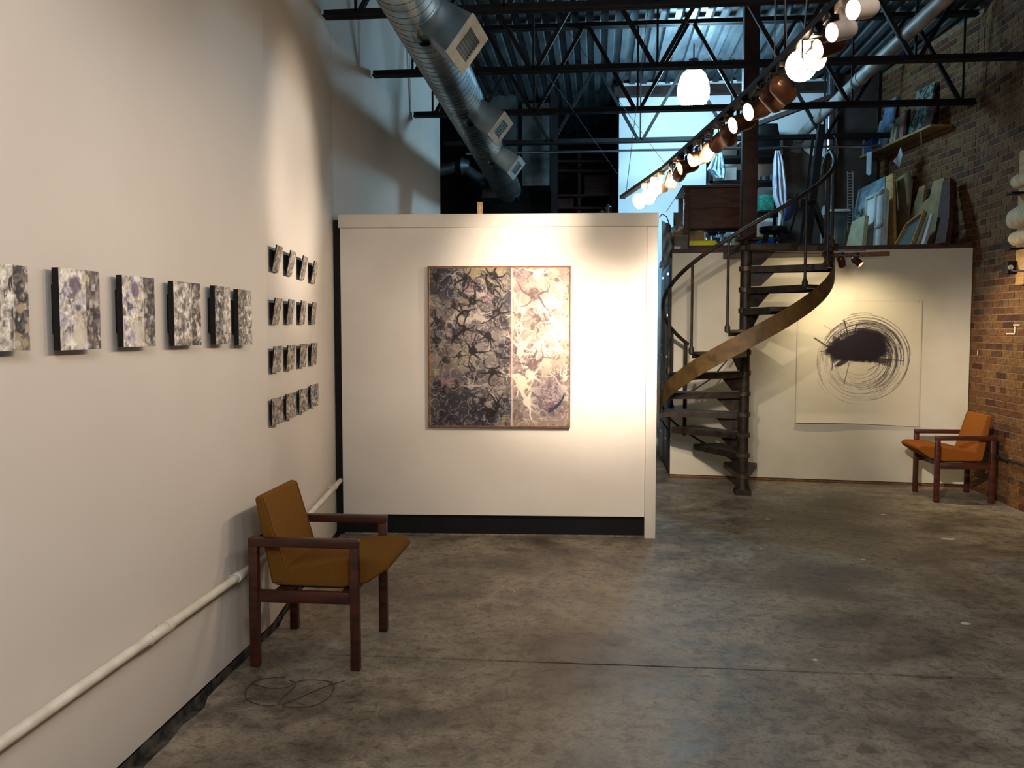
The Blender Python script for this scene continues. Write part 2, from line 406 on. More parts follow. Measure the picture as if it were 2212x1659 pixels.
q_ = P(1801, 300, 11.25); struct(MB().box(q_.x, 3.47, 11.4, 11.62, 2.4, ZD).build('trim_2', 'chase'), 'dark brown boxed chase in the back corner of the loft')
# corrugated roof deck
prof = []; x = -3.5; per = .15
while x < 4.2:
    prof += [(x, 0), (x+per*.42, 0), (x+per*.5, .045), (x+per*.92, .045)]; x += per
m = MB(); n = len(prof)
m.add([(a, -4.4, ZD+b) for a, b in prof]+[(a, 14.6, ZD+b) for a, b in prof], [(i, i+1, n+i+1, n+i) for i in range(n-1)])
cl = struct(m.build('ceiling', 'deck'), 'corrugated steel roof deck')
struct(MB().box(-3.6, 4.2, -4.4, 14.7, ZD+.06, ZD+.12).build('roof_light_block', 'black'))  # unseen black board above the deck, added to block light

# ------------------------------------------------------------ partition wall
PA, PB = V(-1.96, 6.63, 0), V(.455, 6.75, 0)
pu = (PB-PA).normalized(); pn = V(pu.y, -pu.x, 0)             # towards the camera
def along(t, off, z): return PA+pu*t+pn*off+V(0, 0, z)
LP = (PB-PA).length
def pbox(mb, t0, t1, o0, o1, z0, z1):
    return mb.obox((along(t0, o0, z0)+along(t1, o1, z1))/2, pu*(t1-t0)/2, pn*(o1-o0)/2, (0, 0, (z1-z0)/2))
part = struct(pbox(MB(), 0, LP-.085, -.14, 0, .165, 2.38).build('wall_partition', 'white'))
pbox(MB(), -.01, LP, -.16, .022, 2.375, 2.475).build('top_trim', 'white', part, .003)
pbox(MB(), LP-.083, LP, -.14, .014, 0, 2.373).build('corner_post', 'white', part, .003)
pbox(MB(), 0, LP-.086, -.13, -.035, 0, .164).build('toe_kick', 'black', part)
pbox(MB(), 0, LP-.086, -.0345, -.034, 0, .012).build('concrete_lip', 'concrete', part)
pbox(MB(), -.058, -.001, -.13, -.03, .0, 2.44).build('gap_shade_strip', 'black', part)  # black filler added so the gap beside the left wall reads as shade

# ------------------------------------------------------------ loft wall, loft floor
WA, WB = V(.80, 9.62, 0), V(3.738, 9.262, 0)
wu = (WB-WA).normalized(); wn = V(wu.y, -wu.x, 0)
LWZ = 2.415
lw_ = struct(MB().obox((WA+WB)/2-wn*.05+V(0, 0, (LWZ+.03)/2), (WB-WA)/2, wn*.05, (0, 0, (LWZ-.03)/2)).build('wall_loft', 'loftwall'), 'white plasterboard wall under the loft')
struct(fixn(MB().prism([WA-wn*.01, WB-wn*.01, V(3.44, 11.59, 0), V(.8, 11.59, 0)][::1], (0, 0, .06)).build('floor_loft', 'tablewood')))
bpy.data.objects['floor_loft'].location.z = LWZ-.012
o = struct(MB().obox((WA+WB)/2-wn*.02+V(0, 0, .013), (WB-WA)/2, wn*.025, (0, 0, .010)).build('baseboard_loft', 'trimwood'))
q0 = hit(1800, 552, WA, wn); q1 = hit(1921, 548, WA, wn)
tag(MB().bar(q0+wn*.012, q1+wn*.012, .02, .045).build('edge_board', 'trimwood'), 'brown wood strip along the top of the loft wall above the drawing', 'board')

# ------------------------------------------------------------ roof joists
jl = ['steel roof joist nearest the camera, at the top of the frame', 'steel roof joist just in front of the hanging pendant light', 'steel roof joist behind the pendant light', 'steel roof joist farthest back, in front of the pale back wall']
ZB, ZT = 3.825, 4.70
for k, Y in enumerate((6.27, 7.74, 9.22, 10.7)):
    x0 = lwx(Y)+.02; x1 = 3.7 if Y < 9.3 else 3.5
    t = thing('roof_joist', jl[k], 'joist', ((x0+x1)/2, Y, ZB), 0, 'steel roof joists')
    for nm, z in (('bottom_chord', ZB+.022), ('top_chord', ZT)):
        mb = MB()
        for s in (-1, 1):
            mb.box(x0, x1, Y+s*.006, Y+s*.05, z-.028, z-.020).box(x0, x1, Y+s*.006-.003, Y+s*.006+.003, z-.028, z+.028)
        mb.build(nm, 'steel', t)
    pan = 1.06; xb = -1.72+.1*(k % 2)
    while xb < x1-.1:
        for s in (-1, 1):
            xe = xb+s*pan/2
            if x0 < xe < x1: MB().bar((xb+s*.03, Y, ZB+.03), (xe-s*.03, Y, ZT-.02), .035, .035).build('web_bar', 'steel', t)
        if x0 < xb: MB().bar((xb, Y, ZB+.03), (xb, Y, ZT-.02), .018, .018).build('web_rod', 'steel', t)
        xb += pan
# reddish ledger on the back wall
tag(MB().box(.2, 3.4, 11.45, 11.58, ZT-.13, ZT-.02).build('ledger_beam', 'column'), 'rusty brown beam under the roof deck along the back wall', 'beam')
tag(MB().tube([(-1.6, 10.82, 3.75), (3.3, 10.82, 3.75)], .016, 8).build('conduit', 'silver'), 'thin shiny conduit running below the farthest roof joist', 'pipe')
tag(MB().bar(P(1588, 286, 10.4), P(1797, 208, 9.9), .05, .05).build('sloping_brace', 'column'), 'sloping brown brace rising behind the staircase column', 'brace')

# ------------------------------------------------------------ spiral duct
DX, DZ = -1.13, 3.53; DR = .175
def dx(y): return -1.11-.019*(y-6)
t = thing('spiral_duct', 'round galvanised spiral duct with three vent boxes running along the left side', 'duct', (DX, 7, DZ))
MB().tube([(dx(2.6), 2.6, DZ), (dx(7), 7, DZ), (dx(12.3), 12.3, DZ)], DR, 40).build('duct_body', 'duct', t)
m = MB(); y = 2.7; 
while y < 12.2:
    m.tube([(dx(y), y, DZ), (dx(y), y+.006, DZ)], DR+.0022, 32, cap=True); y += .105
m.build('spiral_seam', 'ductseam', t)
for (vy, sz) in ((5.35, .17), (7.55, .15), (9.35, .14)):
    d = V(.80, -.15, -.60).normalized(); u = V(0, 1, 0); u = (u-d*u.dot(d)).normalized(); v = d.cross(u)
    c = V(dx(vy), vy, DZ)
    def ring(k, a, b): return [c+d*k+u*(-a)+v*(-b), c+d*k+u*a+v*(-b), c+d*k+u*a+v*b, c+d*k+u*(-a)+v*b]
    mb = MB(); r0 = ring(.13, sz*1.0, sz*.58); r1 = ring(.40, sz*1.0, sz*.75)
    mb.add(r0+r1, [(0, 1, 5, 4), (1, 2, 6, 5), (2, 3, 7, 6), (3, 0, 4, 7), (4, 5, 6, 7)])
    vb = fixn(mb.build('vent_box', 'duct', t))
    g = MB(); a, b = sz*1.02, sz*.78
    for (p0, p1, q0, q1) in ((-a, a, -b, -b*.55), (-a, a, b*.55, b), (-a, -a*.65, -b*.55, b*.55), (a*.65, a, -b*.55, b*.55)):
        g.obox(c+d*.408+u*(p0+p1)/2+v*(q0+q1)/2, u*(p1-p0)/2, v*(q1-q0)/2, d*.006)
    g.build('grille_frame', 'grille', vb)
    g = MB()
    for i in range(7): g.obox(c+d*.406+v*(-b*.5+b*i/6), u*a*.64, v*.004, d*.004)
    g.build('grille_louvre', 'ductseam', vb)
    g = MB(); g.lathe([(.95*sz, .11), (.95*sz, .15)], c, d, 20); g.build('collar', 'ductseam', vb)
# storage area ducts
t = thing('supply_plenum', 'tall grey sheet metal plenum where the round duct ends', 'duct', P(1082, 420, 12.2))
a = P(1043, 427, 12.2); b = P(1117, 240, 12.2); MB().box(a.x, b.x, a.y-.1, a.y+.4, a.z, b.z+.6).build('plenum_body', 'plenum', t)
MB().box(a.x-.01, b.x+.01, a.y-.12, a.y+.42, a.z-.02, a.z+.01).build('bottom_flange', 'plenum', t)
t = thing('return_plenum', 'narrow grey sheet metal duct drop right of the round duct', 'duct', P(1160, 404, 12.4))
a = P(1129, 404, 12.4); b = P(1188, 240, 12.4); MB().box(a.x, b.x, a.y-.1, a.y+.4, a.z, 4.7).build('plenum_body', 'plenum', t)
MB().prism([V(a.x+.03, a.y-.101, a.z+.05), V(b.x-.02, a.y-.101, a.z+.05), V(b.x-.02, a.y-.101, a.z+.95)], (0, -.008, 0)).build('cross_break', 'plenum', t)
t = thing('branch_duct', 'pale round branch pipe with elbow low behind the spiral duct', 'duct', P(995, 360, 12))
MB().tube([P(930, 372, 12), P(985, 360, 12)], .08, 14).build('pipe', 'plenum', t)
MB().lathe([(0, -.12), (.08, -.1), (.13, 0), (.08, .1), (0, .12)], P(998, 360, 12), (1, 0, 0), 16).build('elbow', 'plenum', t)
MB().tube([P(1008, 368, 12), P(1050, 400, 12)], .08, 14).build('pipe', 'plenum', t)
t = thing('storage_rack', 'dim storage shelving deep in the dark area behind the partition', 'shelving', P(1260, 460, 13.6))
for yy in (352, 372, 425, 452): a = P(1192, yy, 13.6); b = P(1328, yy, 13.6); MB().bar(a, b, .3, .03).build('shelf', 'tablewood', t)
for xx in (1194, 1252, 1326): MB().bar(P(xx, 330, 13.6), V(P(xx, 330, 13.6).x, P(xx, 330, 13.6).y, 0), .05, .05).build('upright', 'tablewood', t)
for i, (x0, x1, y0, y1, lab) in enumerate(((1262, 1318, 378, 424, 'brown box on the upper shelf of the dim storage rack'), (1196, 1240, 428, 451, 'dark box on the lower shelf of the dim storage rack'))):
    a = P(x0, y1, 13.45); b = P(x1, y0, 13.45); tag(MB().box(a.x, b.x, a.y, a.y+.2, a.z, b.z).build('storage_box', 'tablewood', None, .01), lab, 'box')
a = P(1198, 300, 11.9); tag(MB().box(a.x-.04, a.x+.04, a.y, a.y+.08, 0, ZT).build('dark_post', 'black'), 'black post standing beside the narrow duct drop', 'post')
for i, (px, py, h, lab) in enumerate(((1314, 447, .12, 'clear jar, taller and right of the two at the partition top'), (1300, 452, .09, 'small clear jar left of the taller one behind the partition'))):
    c = P(px, py+22, 8.6); tag(MB().lathe([(0, 0), (.03, 0), (.03, h*.8), (.016, h*.9), (.016, h), (0, h)], c, (0, 0, 1), 14).build('glass_jar', 'plenum'), lab, 'jar')
c = P(1307, 470, 8.6); tag(MB().box(c.x-.4, c.x+.2, c.y-.12, c.y+.12, c.z-.04, c.z-.001).box(c.x-.38, c.x-.34, c.y-.1, c.y-.06, 0, c.z-.04).box(c.x+.14, c.x+.18, c.y-.1, c.y-.06, 0, c.z-.04).box(c.x-.38, c.x-.34, c.y+.06, c.y+.1, 0, c.z-.04).box(c.x+.14, c.x+.18, c.y+.06, c.y+.1, 0, c.z-.04).build('jar_stand', 'tablewood'), 'dark high stand hidden behind the partition holding the jars', 'stand')
a = P(1040, 475, 7.1); b = P(1037, 437, 7.1)
tag(MB().bar(V(a.x, a.y, 0), b, .04, .04).build('timber_stick', 'pine'), 'pale timber stick poking up behind the partition', 'stick')

# ------------------------------------------------------------ pendant light
pc = P(1498, 190, 9.9)
t = thing('pendant_light', 'large glowing glass dome pendant light hanging from the roof', 'lamp', pc)
MB().lathe([(0, -.185), (.07, -.187), (.14, -.165), (.17, -.11), (.178, -.03), (.16, .07), (.125, .15), (.085, .185)], pc, (0, 0, 1), 28).build('glass_dome', 'pendant', t)
MB().lathe([(.02, .32), (.055, .31), (.06, .22), (.09, .187), (.08, .185)], pc, (0, 0, 1), 20).build('ballast_housing', 'blackmetal', t)
MB().tube([pc+V(0, 0, .31), V(pc.x, pc.y, ZD)], .008, 8).build('stem', 'blackmetal', t)

# ------------------------------------------------------------ spiral staircase
SX, SY = 1.42, 8.67
st = thing('spiral_staircase', 'dark iron spiral staircase with rusty curved stringer in front of the loft', 'staircase', (SX, SY, 0))
MB().tube([(SX, SY, .0), (SX, SY, 2.45)], .052, 20).build('centre_pole', 'stair', st)
MB().box(SX-.075, SX+.075, SY-.075, SY+.075, 0, .05).lathe([(.075, .05), (.06, .11), (.052, .16)], (SX, SY, 0), (0, 0, 1), 16).build('pole_base', 'stair', st)
def sa(n): return R(180+25.7*(n-5))+YAW
def sp(n, r, z=None, da=0): a = sa(n)+R(da); return V(SX+r*math.cos(a), SY+r*math.sin(a), .2*n if z is None else z)
SR = .78
for n in range(1, 13):
    z = .2*n; hw = 13.2
    poly = [sp(n, .06, z-.03, -50), sp(n, SR*.75, z-.03, -hw), sp(n, SR, z-.03, -hw*.95), sp(n, SR+.012, z-.03, 0), sp(n, SR, z-.03, hw*.95), sp(n, .06, z-.03, 50)]
    tr = fixn(MB().prism(poly, (0, 0, .03)).build('tread', 'stair', st, .004))
    lip = MB(); lip.bar(sp(n, .07, z-.035, -40), sp(n, SR, z-.035, -hw*.93), .012, .05).bar(sp(n, .07, z-.035, 40), sp(n, SR, z-.035, hw*.93), .012, .05)
    lip.build('tread_lip', 'stair', tr)
    a = sa(n); rd = V(math.cos(a), math.sin(a), 0); tn = V(-rd.y, rd.x, 0); c = V(SX, SY, 0)
    pl = [c+rd*.05+V(0, 0, z-.03), c+rd*.30+V(0, 0, z-.03), c+rd*.14+V(0, 0, z-.185), c+rd*.05+V(0, 0, z-.185)]
    fixn(MB().prism([p-tn*.006 for p in pl], tn*.012).build('bracket', 'stair', tr))
    MB().lathe([(.052, z-.045), (.064, z-.04), (.066, z+.002), (.052, z+.006)], (SX, SY, 0), (0, 0, 1), 18).build('hub_collar', 'hub', tr)
def rail_z(n): return .2*n+.90
for n in (3, 4, 5, 6, 7, 8, 10, 11, 12):
    p = sp(n, SR, .2*n-.03, -13); q = V(p.x, p.y, rail_z(n-.5))
    if n == 3: p = sp(3, SR, .5, -4); q = V(p.x, p.y, rail_z(2.85))
    b = MB().tube([p, q], .0125 if n != 3 else .02, 8).build('baluster', 'stair', st)
    MB().lathe([(.0, -.03), (.024, -.02), (.026, .02), (.014, .05)], p+V(0, 0, .03), (0, 0, 1), 10).build('baluster_shoe', 'stair', b)
# rusty stringer band (flat strip on a helix)
N = 72; mb = MB()
for i in range(N+1):
    n = 4.35+(12.45-4.35)*i/N; zc = .2*n-.085; h = .088*(min(1, .25+i/8) if i < 6 else 1)
    for r, z in ((SR+.015, zc-h), (SR+.023, zc-h), (SR+.023, zc+h), (SR+.015, zc+h)): mb.v.append(sp(n, r, z))
for i in range(N):
    for k in range(4): a = i*4+k; b = i*4+(k+1) % 4; mb.f.append((a, b, b+4, a+4))
mb.f += [(0, 1, 2, 3), (N*4+3, N*4+2, N*4+1, N*4)]; mb.sm = True
fixn(mb.build('stringer_band', 'band', st))
MB().tube([sp(n, SR+.005, .2*n-.02) for n in [1+.2*i for i in range(19)]], .011, 8).build('stringer_rod', 'stair', st)
pts = [sp(2.75+.15*i, SR, rail_z(2.75+.15*i)) for i in range(61)]
e = pts[-1]
pts += [e+V(.0, .05, .035), e+V(-.02, .10, .02), e+V(-.04, .14, -.06), e+V(-.05, .15, -.16)]
MB().tube(pts, .019, 10).build('handrail', 'stair', st)
nw = sp(12.1, SR, 2.3); MB().bar(nw, V(nw.x, nw.y, 3.32), .035, .035).build('newel_post', 'stair', st)
MB().tube([P(1458, 848, 8.5), P(1495, 845, 8.8), P(1540, 815, 9.0), P(1585, 760, 9.05), P(1610, 730, 8.75)], .008, 8).build('tie_rod', 'hub', st)
pl = [V(SX+.02, SY-.13, 0), V(SX+.85, SY-.03, 0), V(SX+.87, 9.40, 0), V(SX-.1, 9.52, 0), V(SX-.06, SY, 0)]
fixn(MB().prism([p+V(0, 0, 2.345) for p in pl], (0, 0, .07)).build('landing_platform', 'stair', st, .006))
cb = thing('steel_column', 'square rusty brown steel column rising from the stair landing to the roof', 'column', (SX+.02, SY, 2.46))
MB().box(SX-.055, SX+.085, SY-.07, SY+.07, 2.46, ZT).build('shaft', 'column', cb, .006)
MB().box(SX-.09, SX+.12, SY-.1, SY+.1, 2.45, 2.475).build('base_plate', 'column', cb)

# ------------------------------------------------------------ track lights
TZ = 2.57
def tp(px, py): 
    d = FPX*(TZ-1.6)/(712-py); return P(px, py, d)
tpts = [tp(1345, 425), tp(1433, 365), tp(1549, 263), tp(1631, 187), tp(1677, 142), tp(1810, 8), tp(1905, -92)]
TPX = [1345, 1433, 1549, 1631, 1677, 1810, 1905]
def tpoint(px):
    for i in range(len(TPX)-1):
        if px <= TPX[i+1]:
            # interpolate in projected space -> solve along the 3D segment
            a, b = tpts[i], tpts[i+1]; lo, hi = 0., 1.
            for _ in range(30):
                mid = (lo+hi)/2; p = a.lerp(b, mid); x = 1106+FPX*(p-EYE).dot(Rt)/(p-EYE).dot(Fw)
                if x < px: lo = mid
                else: hi = mid
            return a.lerp(b, lo)
    return tpts[-1]
tr = thing('lighting_track', 'long black lighting track crossing the ceiling above the gallery floor', 'lighting track', tpts[0])
m = MB()
for a, b in zip(tpts, tpts[1:]): m.bar(a, b, .036, .022)
m.build('track_rail', 'blackmetal', tr)
MB().bar(tpts[0]-(tpts[1]-tpts[0]).normalized()*.012, tpts[0], .04, .026).build('end_cap', 'blackmetal', tr)
LAMPI = 0
def spot(base, drop, aim, power, label, style='bronze', cone=50, size=1.0, lit='bulb', color=WARM, group='spotlights on the long track', blend=.8, thingname='track_spotlight', swing=0):
    c = V(base.x, base.y, base.z-drop)
    d = (Vector(aim)-c).normalized(); r = .036*size
    t = thing(thingname, label, 'spotlight', base-V(0, 0, .012), 0, group)
    mm = 'lampwhite' if style in ('white', 'globe') else 'bronze'
    fm = 'lampwhite' if style in ('white', 'globe') else 'blackmetal'
    MB().box(base.x-.018, base.x+.018, base.y-.03, base.y+.03, base.z-.035, base.z-.011).build('adapter', fm, t, .003)
    u = d.cross(V(0, 0, 1)).normalized(); top = base-V(0, 0, .035)
    yk = MB()
    if style in ('white', 'globe'):
        yk.bar(top, c+V(0, 0, r*.4), .016, .016)
    else:
        yk.bar(top-u*(r+.006)+V(0, 0, -.008), top+u*(r+.006)+V(0, 0, -.008), .014, .004)
        for s in (-1, 1): yk.bar(top+u*s*(r+.006)-V(0, 0, .008), c+u*s*(r+.006), .004, .014, up=d)
    yk.build('yoke', fm, t)
    back = .055*size; fr = .05*size
    can = MB()
    if style == 'globe':
        can.lathe([(.008, -back), (.022, -back*.9), (.026, -.02), (.030, 0), (.030, -.001), (.02, -.004), (0, -.004)], c, d, 18)
        bprof = [(0.028, 0), (.047, .022), (.05, .042), (.042, .06), (.02, .072), (0, .075)]
    else:
        can.lathe([(0, -back), (r*.45, -back), (r*.8, -back*.8), (r, -back*.45), (r, fr), (r*.93, fr), (r*.93, 0), (r*.9, -.002), (0, -.002)], c, d, 20)
        bprof = [(r*.5, .0), (r*.88, fr*.45), (r*.86, fr*.55), (r*.5, fr*.66), (0, fr*.7)]
    cn = can.build('lamp_can', mm, t)
    MB().lathe(bprof, c, d, 18).build('bulb', lit, t)
    f = c+d*(.084 if style == 'globe' else fr+.006)
    if power:
        lamp('spot_beam', 'SPOT', f, power, color, t, spot_size=R(cone), spot_blend=blend, shadow_soft_size=.022, aim=aim)
    return t
PAINT = along(1.70, 0, 1.50)
def lwp(y, z): return V(lwx(y), y, z)
rows = [
 (1392, .125, lwp(5.9, 1.6), 50, 'globe', 60, 'white stemmed round bulb lamp nearest the far end of the track'),
 (1412, .13, lwp(5.0, 1.4), 40, 'globe', 70, 'white stemmed bulb lamp, second from the far end of the track'),
 (1428, .12, lwp(5.3, 2.45), 120, 'globe', 50, 'white stemmed glaring bulb lamp, third from the far end of the track'),
 (1452, .10, V(-.3, 5.2, 0), 10, 'bronze', 50, 'bronze can spotlight, first one after the white stemmed bulb lamps'),
 (1470, .10, along(2.2, 0, 2.1), 170, 'bronze', 80, 'bronze can spotlight, second after the white stemmed bulb lamps'),
 (1488, .10, lwp(4.2, 1.8), 26, 'bronze', 70, 'bronze can spotlight, third after the white stemmed bulb lamps'),
 (1512, .10, lwp(3.8, 1.6), 24, 'bronze', 70, 'bronze can spotlight, fourth after the white stemmed bulb lamps'),
 (1532, .10, along(1.9, 0, 1.4), 200, 'bronze', 66, 'bronze can spotlight, fifth after the white stemmed bulb lamps'),
 (1556, .10, along(1.95, 0, 1.85), 470, 'bronze', 50, 'bronze can spotlight hanging where the track crosses the hanging cloth'),
 (1574, .10, V(1.7, 9.5, 1.1), 50, 'bronze', 44, 'glaring bronze spotlight left of the staircase column on the track'),
 (1606, .10, lwp(2.9, 1.6), 22, 'bronze', 80, 'bronze spotlight hanging just left of the staircase column'),
 (1640, .10, lwp(2.5, 1.6), 22, 'bronze', 80, 'bronze spotlight hanging directly in front of the staircase column'),
 (1668, .10, V(3.75, 8.0, .95), 800, 'bronze', 30, 'bronze spotlight first to the right of the staircase column'),
 (1690, .10, V(3.7, 7.3, .9), 60, 'bronze', 60, 'bronze spotlight second to the right of the staircase column'),
 (1736, .10, V(-.1, 1.0, 1.75), 6, 'globe', 60, 'brightest lamp of the track, facing the camera with strong glare'),
 (1765, .10, V(.0, .8, 1.5), 4, 'bronze', 60, 'small glaring spotlight just right of the brightest lamp'),
 (1796, .10, lwp(2.2, 1.6), 22, 'bronze', 84, 'paired spotlight left of the white stemmed one near the top right'),
 (1822, .105, lwp(1.6, 1.7), 22, 'white', 84, 'white stemmed spotlight near the top right end of the track'),
 (1868, .10, lwp(1.2, 1.8), 16, 'white', 84, 'glaring white spotlight nearest the top right corner of the track'),
]
for px, drop, aim, pw, sty, cone, lab in rows:
    spot(tpoint(px), drop-(.015 if sty != 'bronze' else 0), aim, pw, lab, sty, cone, .78 if sty != 'bronze' and px != 1736 else (1.0 if px < 1780 else .85))
# short track by the landing with three lamps for the drawing
DRAWC = hit(1855, 775, WA, wn)
ta = P(1772, 540, 8.45); tb = P(1870, 541, 8.35)
t2 = tag(MB().bar(ta, tb, .03, .02).build('short_lighting_track', 'blackmetal'), 'short black lighting track fixed beside the stair landing', 'lighting track')
for px, aim, pw, lab, lit in ((1791, hit(1700, 660, WA, wn), 14, 'left of three small spotlights under the stair landing', 'bulbsoft'), (1818, DRAWC, 44, 'middle one of three small spotlights beside the stair landing', 'bulbsoft'), (1851, V(3.75, 7.85, 1.05), 90, 'right of three small spotlights, glaring towards the camera', 'bulb')):
    b = P(px, 543, 8.45+(px-1772)/98*-.1)
    spot(b, .095, aim, pw, lab, 'bronze', 105, 1.0, lit, (1, .78, .46), 'spotlights on the short track by the landing')

# hanging wires
def wire(name, pts, lab, r=.0025): tag(MB().tube(pts, r, 6).build(name, 'cable' if name == 'hanging_wire' else 'blackcable'), lab, 'wire')
e0 = tpoint(1352); wire('hanging_wire', [e0, V(e0.x+.25, e0.y+.3, ZD)], 'thin wire holding up the far end of the track')
e0 = tpoint(1673); wire('hanging_wire', [e0, V(e0.x-.03, e0.y-.05, ZD)], 'thin wire meeting the track right of the column')
e0 = tpoint(1700); wire('hanging_wire', [e0, V(e0.x-.12, e0.y-.05, ZD)], 'thin wire tied in a knot above the brightest lamp')
e0 = tpoint(1735); wire('hanging_wire', [e0, V(e0.x+.12, e0.y-.2, ZD)], 'thin wire sloping to the right above the brightest lamp')
wire('stay_wire', [P(1174, -6, 6.2), P(1350, 236, 8.2), P(1470, 400, 10.8)], 'long thin wire slanting across the roof space to the back wall')
wire('stay_wire', [P(1100, 60, 7.2), P(1211, 200, 8.5), P(1334, 376, 11.5)], 'fainter slanting wire left of the long one over the dark area')

# ------------------------------------------------------------ lounge chairs
def make_chair(label, uph):
    t = thing('lounge_armchair', label, 'chair')
    for sx in (-1, 1):
        for sy in (-1, 1):
            MB().box(sx*.243-.0215, sx*.243+.0215, sy*.272-.02, sy*.272+.02, 0, .585).build('leg', 'walnut', t, .004, local=True)
    for sy in (-1, 1):
        MB().box(-.265, .265, sy*.272-.024, sy*.272+.024, .582, .622).build('armrest', 'walnut', t, .005, local=True)
        MB().box(-.222, .222, sy*.272-.014, sy*.272+.014, .315, .372).build('side_rail', 'walnut', t, .003, local=True)
    for sx in (-.13, .19): MB().box(sx-.018, sx+.018, -.258, .258, .325, .372).build('cross_rail', 'walnut', t, .003, local=True)
    MB().box(-.262, -.235, -.252, .252, .585, .618).build('rear_rail', 'walnut', t, .003, local=True)
    prof = [(-.165, .380), (.17, .376), (.29, .405), (.398, .478), (.405, .505), (.375, .528), (.20, .522), (-.02, .487), (-.15, .455)]
    s_ = MB().prism([V(x, -.232, z) for x, z in prof], (0, .464, 0)); s_.sm = True
    o = fixn(s_.build('seat', uph, t, .030, 5, local=True))
    MB().box(-.10, .20, -.2, .2, .366, .381).build('seat_pan', 'under', o, .004, local=True)
    prof = [(-.175, .388), (-.118, .395), (-.100, .44), (-.212, .808), (-.235, .812), (-.252, .800)]
    s_ = MB().prism([V(x, -.235, z) for x, z in prof], (0, .47, 0)); s_.sm = True
    o = fixn(s_.build('backrest', uph, t, .014, 3, local=True))
    for sy in (-1, 1):
        MB().tube([V(x, sy*.228, z) for x, z in ((-.128, .41), (-.104, .45), (-.205, .79), (-.213, .806))], .004, 6).build('piping', 'welt', o, local=True)
    return t
c1 = make_chair('mustard armchair with walnut frame standing against the white left wall', 'uphol')
c1.location = (-1.363, 4.235, 0)
c2 = copy_tree(c1); c2['label'] = 'orange armchair with walnut frame in the corner by the brick wall'
c2.location = (3.385, 8.69, 0); c2.rotation_euler = (0, 0, R(180))
c1['group'] = c2['group'] = 'matching walnut armchairs'
for ch in c2.children:
    if ch.name.split('.')[0] in ('seat', 'backrest'):
        ch.data = ch.data.copy(); ch.data.materials[0] = M['uphol2']

